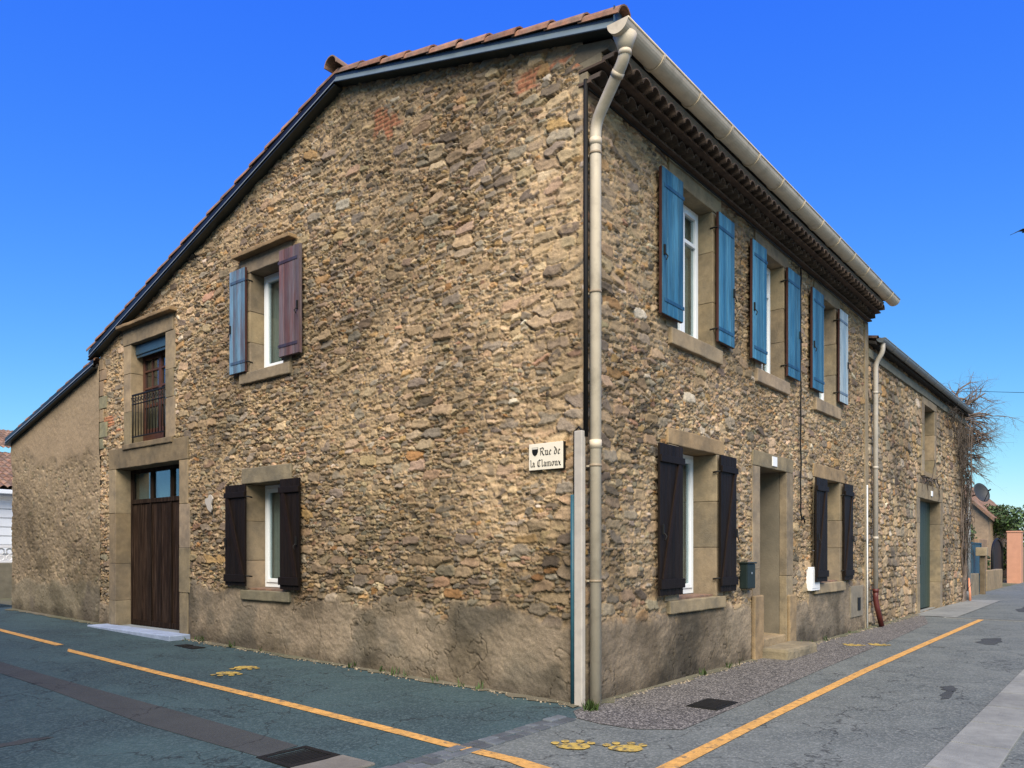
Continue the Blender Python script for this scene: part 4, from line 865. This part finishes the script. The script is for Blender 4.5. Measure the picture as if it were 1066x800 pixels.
mb = MB(); mb.prism([(10.76, -.16, 6.04), (10.76, 4, 7.12), (10.76, 8.15, 6.04), (10.76, 8.15, 5.98), (10.76, 4, 7.06), (10.76, -.16, 5.98)], (11.52, 0, 0)); mb.build('roof_boards', SOFFIT, br)
mb = MB(); mb.rough_box((10.75, .05, 5.72), (22.28, -.05, 5.90), (.75, .85, .9), .01, .006, .3, RW); mb.build('eave_band', CEM, BARN)
gutter(BARN, ZINC, 10.85, 21.9, -.245, 6.10, .085, [11.8 + i * 1.1 for i in range(9)])
pipe(BARN, 'downpipe', CONCOVER, [(11.0, -.245, 6.02), (11.0, -.245, 5.84), (11.02, -.10, 5.62), (11.02, -.10, .72)], .05, [((11.02, -.10, z_), (0, 0, 1), .06) for z_ in (5.0, 3.4, 1.9)], 1.1)
o = pipe(BARN, 'downpipe', CAST, [(11.02, -.10, .78), (11.02, -.10, .55), (11.10, -.20, .02)], .055, [((11.02, -.10, .78), (0, 0, 1), .07)], 1.15); o['label'] = 'red brown cast iron foot of the downpipe'
HOUSE = _H

# ------------------------------------------------------------------ bare climber on the barn end and the tree behind
def twig_walk(rng, p, d, L_, r, mb, depth, droop, spread, keep=None, n=5, col=(1, 1, 1)):
    pts = [Vector(p)]; q = Vector(d).normalized()
    for i in range(n):
        q = (q + Vector((rng.gauss(0, .22), rng.gauss(0, .22), rng.gauss(0, .18) - droop))).normalized(); pts.append(pts[-1] + q * L_ / n)
        if keep: pts[-1] = keep(pts[-1])
    rs = [r * (1 - .55 * i / n) for i in range(n + 1)]
    mb.tube(pts, rs, 6 if r > .02 else (4 if r > .006 else 3), col, cap=False)
    if depth <= 0: return
    for k in range(rng.choice((2, 3, 3, 4))):
        i = rng.randint(max(1, n - 4), n); dd = (q + Vector((rng.gauss(0, spread), rng.gauss(0, spread), rng.gauss(.05, spread)))).normalized()
        twig_walk(rng, pts[i], dd, L_ * rng.uniform(.55, .8), rs[i] * rng.uniform(.5, .75), mb, depth - 1, droop, spread, keep, n, col)
t = thing('bare_tree', 'leafless tree with wiry drooping twigs at the end of the barn', 'tree', (22.75, .55, 0)); rng = random.Random(12)
mb = MB(); trunk = [(22.75, .55, -.1), (22.72, .5, 1.5), (22.85, .4, 3.2), (22.8, .32, 4.6), (22.95, .2, 6.7)]; mb.tube(trunk, [.13, .11, .10, .085, .05], 9); mb.build('trunk', BARK, t)
mb = MB()
for i in range(44):
    s_ = rng.uniform(.1, 1); z_ = 4.5 + 2.3 * s_; p = Vector((22.8, .3, z_))
    d = Vector((rng.uniform(-.1, 1), rng.uniform(-1.1, .1), rng.uniform(-.5, .75)))
    twig_walk(rng, p, d, rng.uniform(.75, 1.15), .042, mb, 3, .05, .5)
mb.build('branches', BARK, t)
t = thing('bare_climber', 'tangle of leafless brown creeper stems on the end wall of the barn', 'climbing plant', (21.9, -.06, 0)); rng = random.Random(4)
def onwall(p): p.y = min(p.y, -.03); p.y = max(p.y, -.28); p.x = min(p.x, 22.32); p.z = min(p.z, 5.85); return p
mb = MB()
for i in range(9):
    x = rng.uniform(21.5, 22.25); P = [Vector((x, -.06, 0))]
    for k in range(11): P.append(onwall(P[-1] + Vector((rng.gauss(-.02, .17), rng.gauss(0, .04), .53))))
    mb.tube(P, [.022 - .0014 * k for k in range(12)], 6, cap=False)
mb.build('stems', BARK, t)
mb = MB()
for i in range(270):
    z_ = 5.9 * rng.random() ** .42; span = .6 + 3.4 * max(0, (z_ - 3.4) / 2.5) ** 1.6; x = 22.25 - rng.random() * span
    twig_walk(rng, (x, -.08 - rng.random() * .1, z_), (rng.gauss(0, 1), rng.gauss(-.1, .2), rng.gauss(0, .9)), rng.uniform(.3, .7), .010, mb, 1, .12, .8, onwall, 4, tuple([rng.uniform(.5, 1.3)] * 3))
mb.build('twigs', VINE, t)
# short woody loop of climber above the barn door
mb = MB(); rng = random.Random(9)
for i in range(7): twig_walk(rng, (15.7 + i * .32, -.06, 3.5 + rng.random() * .15), (1, -.05, rng.gauss(.1, .3)), .7, .018, mb, 1, .05, .5, lambda p: Vector((p.x, min(max(p.y, -.25), -.05), p.z)), 5)
props(mb.build('bare_climber', VINE), 'stray woody creeper stems lying over the barn door lintel', 'climbing plant')

# ------------------------------------------------------------------ things at the far end of the street
t = thing('utility_pole', 'slim grey metal pole standing against the end of the barn', 'pole', (22.95, -.02, 0))
mb = MB(); mb.tube([(22.95, -.02, -.1), (22.95, -.02, 4.0)], .062, 12); mb.build('shaft', GALV, t); mb = MB(); mb.tube([(22.95, -.02, 0), (22.95, -.02, .3)], .075, 12); mb.tube([(22.95, -.02, 4.0), (22.95, -.02, 4.03)], .07, 12); mb.build('collar', GALV, t)
t = thing('satellite_dish', 'dark satellite dish mounted beside the grey pole', 'satellite dish', (23.15, -.2, 3.55))
c0 = Vector((23.12, -.32, 3.55)); ax = Vector((-.50, -.74, .32)).normalized(); uu = ax.cross(Vector((0, 0, 1))).normalized(); vv = uu.cross(ax)
V = []; Fc = []; nr, na = 5, 28
for side in (0, 1):
    for i in range(nr + 1):
        for k in range(na):
            rr = .34 * i / nr; a = 2 * math.pi * k / na; V.append(c0 + uu * rr * math.cos(a) * .92 + vv * rr * math.sin(a) + ax * (.09 * (i / nr) ** 2 - .012 * side))
m_ = (nr + 1) * na
for s_ in (0, m_):
    for i in range(nr):
        for k in range(na): Fc.append((s_ + i * na + k, s_ + i * na + (k + 1) % na, s_ + (i + 1) * na + (k + 1) % na, s_ + (i + 1) * na + k))
for k in range(na): Fc.append((nr * na + k, nr * na + (k + 1) % na, m_ + nr * na + (k + 1) % na, m_ + nr * na + k))
mb = MB(); mb.add(V, Fc, smooth=True); mb.build('reflector', M('dish_grey', (.03, .034, .038), rough=.6, var=.1, bump=0), t)
mb = MB(); mb.tube([(22.97, -.06, 3.45), tuple(c0 - ax * .06)], .022, 8); mb.build('bracket', IRON, t); mb = MB(); mb.tube([tuple(c0 - vv * .30 + ax * .08), tuple(c0 + ax * .36 - vv * .05)], .011, 6); mb.tube([tuple(c0 + ax * .33 - vv * .05), tuple(c0 + ax * .42 - vv * .04)], .026, 8); mb.build('feed_arm', IRON, t)
t = thing('garden_wall', 'low rendered wall just past the grey pole', 'wall', (25, .32, 0)); mb = MB(); mb.rough_box((23.1, .28, -.1), (27.2, .48, .80), (1, .95, .85), .02, .012, .25); mb.build('wall', CEM, t)
t = thing('gate', 'blue metal gate above the low wall past the pole', 'gate', (25, .6, .8)); mb = MB()
for i in range(22): mb.box((23.4 + i * .26, .50, .75), (23.4 + i * .26 + .25, .53, 1.92), bev=.004)
mb.build('panel', M('blue_gate_paint', (.015, .055, .085), rough=.5, var=.15, bump=0), t); mb = MB(); mb.box((23.3, .47, 1.921), (29.2, .56, 1.97), bev=.006); mb.box((29.13, .47, .0), (29.2, .56, 1.92), bev=.006); mb.build('frame', MATS['blue_gate_paint'], t)
t = thing('letterbox_post', 'concrete gatepost carrying a beige letterbox', 'gatepost', (27.9, .3, 0)); mb = MB(); mb.rough_box((27.3, .1, -.05), (27.5, .28, 1.45), (.7, .6, .5), .02, .008, .15); mb.build('post', CEM, t); mb = MB(); mb.box((27.2, .03, 1.451), (27.6, .40, 1.78), (1.25, 1.15, 1.0), .03); mb.build('letterbox', CEM, t)
t = thing('garden_wall', 'brown block of wall with a low rendered base next to the orange gatepost', 'wall', (33, .6, 0)); mb = MB(); mb.rough_box((31.0, .52, -.05), (35.6, .80, .82), (1.15, 1.0, .8), .03, .012, .3); mb.build('base', CEM, t)
mb = MB(); mb.rough_box((31.0, .81, .0), (33.2, 1.05, 2.16), (1.1, .85, .70), .03, .012, .3); mb.build('pier', CEM, t)
t = thing('iron_gate', 'black arched gate between the brown wall and orange gatepost', 'gate', (38, 1.2, 0)); mb = MB(); n = 16
mb.prism([(36.8, 1.1, .05), (40.2, 1.1, .05)] + [(38.5 + 1.7 * math.cos(math.pi * k / n), 1.1, 1.5 + .75 * math.sin(math.pi * k / n)) for k in range(n + 1)], (0, .05, 0)); mb.build('panel', IRON, t); mb = MB(); mb.tube([(36.8, 1.08, .05)] + [(38.5 - 1.7 * math.cos(math.pi * k / n), 1.08, 1.5 + .75 * math.sin(math.pi * k / n)) for k in range(n + 1)] + [(40.2, 1.08, .05)], .05, 6); mb.build('frame', IRON, t)
t = thing('gatepost', 'tall orange rendered gatepost at the end of the street', 'gatepost', (41.6, .9, 0)); mb = MB(); mb.box((41, .36, -.1), (41.9, .98, 2.62), bev=.02); mb.build('post', ORANGE, t); mb = MB(); mb.box((40.97, .33, 2.621), (41.93, 1.01, 2.70), bev=.03); mb.build('cap', ORANGE, t)
t = thing('garden_wall', 'grey garden wall running on past the orange gatepost', 'wall', (55, 1, 0)); mb = MB(); mb.rough_box((42.6, .75, -.1), (70, 1.0, 1.9), (1, .95, .85), .02, .012, 1.0); mb.build('wall', CEM, t)
for (x, y, lb, r_) in ((22.6, -.13, 'pink plastic pipe stub leaning at the foot of the barn wall', .03), ):
    t = thing('pipe_stub', lb, 'pipe', (x, y, 0)); mb = MB(); mb.tube([(x, y, 0), (x - .05, y + .03, .62)], r_, 8, (1.2, .55, .4)); mb.tube([(x - .25, y - .02, 0), (x - .12, y + .03, .75)], r_, 8, (1.2, .55, .4)); mb.build('pipe', CREAM, t)
def leaves(mb, rng, c, rx, ry, rz, n, size):
    for i in range(n):
        while True:
            p = Vector((rng.uniform(-1, 1), rng.uniform(-1, 1), rng.uniform(-1, 1)))
            if .35 < p.length < 1: break
        p = Vector((c[0] + p.x * rx, c[1] + p.y * ry, c[2] + p.z * rz)); a = Vector((rng.gauss(0, 1), rng.gauss(0, 1), rng.gauss(0, 1))).normalized(); b = a.orthogonal().normalized(); s_ = size * rng.uniform(.6, 1.3)
        k = rng.uniform(.45, 1.6); mb.add([p - a * s_, p + b * s_ * .5, p + a * s_, p - b * s_ * .5], [(0, 1, 2, 3)], (k, k * rng.uniform(.9, 1.1), k * rng.uniform(.7, 1.2)))
rng = random.Random(33)
for (x, y, h, w_, lb) in ((53, -1.2, 5.2, 3.4, 'broad dark evergreen tree rising behind the orange gatepost, nearest the frame edge'), (49.5, 3.2, 4.6, 3.2, 'bushy dark evergreen tree behind the brown garden wall'), (43, 4.6, 3.5, 2.6, 'low dark evergreen shrub behind the blue gate')):
    t = thing('evergreen_tree', lb, 'tree', (x, y, 0), 'dark evergreens at the end of the street'); mb = MB(); mb.tube([(x, y, -.1), (x + .1, y, h * .35), (x, y + .1, h * .7)], [.2, .15, .07], 8)
    for i in range(6): a = i * 1.05; mb.tube([(x, y, h * .3), (x + w_ * .6 * math.cos(a), y + w_ * .6 * math.sin(a), h * .65)], [.08, .03], 5)
    mb.build('trunk', BARK, t); mb = MB()
    for i in range(20): a = rng.uniform(0, 6.28); rr = rng.uniform(.1, .75) * w_; leaves(mb, rng, (x + rr * math.cos(a), y + rr * math.sin(a), h * rng.uniform(.16, .85)), w_ * .34, w_ * .34, h * .16, 420, .12)
    mb.build('crown', LEAF, t)
t = thing('far_house', 'house with a red tiled gable half hidden behind the satellite dish', 'house', (52, 5, 0)); mb = MB(); mb.prism([(46.3, 2.5, 0), (46.3, 7.1, 0), (46.3, 7.1, 3.7), (46.3, 4.8, 6.0), (46.3, 2.5, 3.7)], (12, 0, 0), (1.5, 1.25, 1.1)); mb.build('wall', CEM, t)
mb = MB()
for y0 in (2.2, 7.4): V, Fc, C = tiled_slope(46, 58.5, y0, 4.8, lambda y: 6.15 - 1.0 * abs(y - 4.8), seed=61, course=.5, pitch=.3); n = len(mb.v); mb.v += V; mb.c += C; mb.f += [tuple(i + n for i in f) for f in Fc]; mb.sm += [False] * len(Fc)
for y0 in (2.2, 7.4): mb.prism([(46, y0, 3.40), (46, 4.8, 6.0), (46, 4.8, 6.22), (46, y0, 3.62)], (.3, 0, 0))
mb.build('roof', TILE, t)
# overhead wire and a bird
mb = MB(); a = Vector((22.6, -.2, 6.35)); b = Vector((14.5, -9.0, 5.6)); a = Vector((24.5, -.25, 7.17)); b = Vector((13.5, -7.0, 4.9))
e_ = (b - a); P = [a + e_ * (t_ / 20) * 1.6 - Vector((0, 0, .25 * 4 * (t_ / 20) * (1 - t_ / 20))) for t_ in range(21)]
props(mb.tube([(22.3, 4, 7.35)] + P, .008, 5).build('overhead_wire', RUBBER), 'thin dark overhead wire crossing the sky from the barn roof', 'wire')
t = thing('bird', 'small dark bird gliding at the right edge of the sky', 'bird', (17.1, -2.45, 9.85)); mb = MB(); bc = Vector((17.08, -2.22, 9.86)); ri = Vector((.629, -.777, 0))
mb.tube([bc - Vector((.18, .14, .02)), bc - Vector((.08, .06, 0)), bc, bc + Vector((.1, .08, .02)), bc + Vector((.15, .12, .02))], [.012, .04, .05, .035, .012], 8)
for s_ in (-1, 1):
    P = [bc + Vector((.05, .04, .01)), bc + ri * s_ * .18 + Vector((.05, .04, .0)), bc + ri * s_ * .46 + Vector((-.02, -.02, -.13 if s_ < 0 else -.10))]
    Q = [bc - Vector((.07, .06, 0)), bc + ri * s_ * .18 - Vector((.09, .07, .0)), bc + ri * s_ * .42 - Vector((.06, .05, .12))]
    mb.add([*P, *Q] + [p + Vector((0, 0, -.012)) for p in P + Q], [(0, 1, 4, 3), (1, 2, 5, 4), (6, 9, 10, 7), (7, 10, 11, 8), (0, 3, 9, 6), (2, 8, 11, 5), (0, 6, 7, 1), (1, 7, 8, 2), (3, 4, 10, 9), (4, 5, 11, 10)])
mb.build('body', IRON, t)
# dirt and grit gathered at the foot of the walls
def grit(pts, fn, seed):
    rng = random.Random(seed); mb = MB()
    for i in range(pts[2]):
        u = rng.uniform(pts[0], pts[1]); d = abs(rng.gauss(0, .075)) + .01; r_ = rng.uniform(.006, .02); x, y, z = fn(u, d, 0); z = gz(x, y) + r_ * .3; k = rng.uniform(.5, 1.6)
        P = [(x + r_ * rng.uniform(.7, 1.2) * a, y + r_ * rng.uniform(.7, 1.2) * b, z + r_ * c) for a, b, c in ((1, 0, 0), (-1, 0, 0), (0, 1, 0), (0, -1, 0), (0, 0, .8), (0, 0, -.8))]
        mb.add(P, [(0, 2, 4), (2, 1, 4), (1, 3, 4), (3, 0, 4), (2, 0, 5), (1, 2, 5), (3, 1, 5), (0, 3, 5)], (k, k * .95, k * .88))
    o = mb.build('gravel', CEM); o['kind'] = 'stuff'; o['label'] = 'grit and small stones gathered at the wall foot'
grit((0, 7.9, 900), LW, 5); grit((11, 15.9, 260), LW, 6); grit((.2, 4.4, 420), RW, 7); grit((6.3, 15, 700), RW, 8)
def dirt(u0, u1, fn, seed, w=.10):
    rng = random.Random(seed); P = []; u = u0
    while u < u1: P.append((u, w * (.45 + 1.1 * rng.random()) if rng.random() > .15 else w * 1.9)); u += rng.uniform(.06, .25)
    mb = MB()
    for (ua, wa), (ub, wb) in zip(P[:-1], P[1:]):
        q = [fn(ua, -.03, 0)[:2], fn(ua, wa, 0)[:2], fn(ub, wb, 0)[:2], fn(ub, -.03, 0)[:2]]
        h = (.022, .009, .009, .022); mb.add([(x, y, gz(x, y) + k) for (x, y), k in zip(q, h)], [(0, 1, 2, 3)])
    o = mb.build('dirt', EARTH); o['kind'] = 'stuff'; o['label'] = 'dark dirt along the foot of a wall'; return o
dirt(.0, 7.85, LW, 1); dirt(11.0, 15.9, LW, 2, .14); dirt(.1, 4.5, RW, 3); dirt(6.2, 15.2, RW, 4)
# weeds along the foot of the walls
mb = MB(); rng = random.Random(77)
def weed(x, y, k):
    for i in range(k):
        a = rng.uniform(0, 6.28); h = rng.uniform(.03, .13); r_ = rng.uniform(.01, .07); z = gz(x, y); p = Vector((x + rng.gauss(0, .03), y + rng.gauss(0, .03), z)); q = p + Vector((math.cos(a) * r_, math.sin(a) * r_, h)); w_ = Vector((-math.sin(a), math.cos(a), 0)) * rng.uniform(.005, .014)
        c = rng.uniform(.5, 1.4); mb.add([p - w_ * .5, p + w_ * .5, (p + q) / 2 + w_, q, (p + q) / 2 - w_], [(0, 1, 2, 3, 4)], (c, c, c * .8))
for i in range(11): weed(-.04 - rng.random() * .05, rng.uniform(.1, 7.8), rng.randint(3, 14))
for i in range(12): weed(rng.uniform(.2, 10.5), -.05 - rng.random() * .06, rng.randint(3, 12))
for i in range(5): weed(-.10 - .1 * rng.random(), -.10 - .12 * rng.random(), 16)
o = mb.build('weeds', LEAF); o['kind'] = 'stuff'; o['label'] = 'small weeds along the foot of the walls'
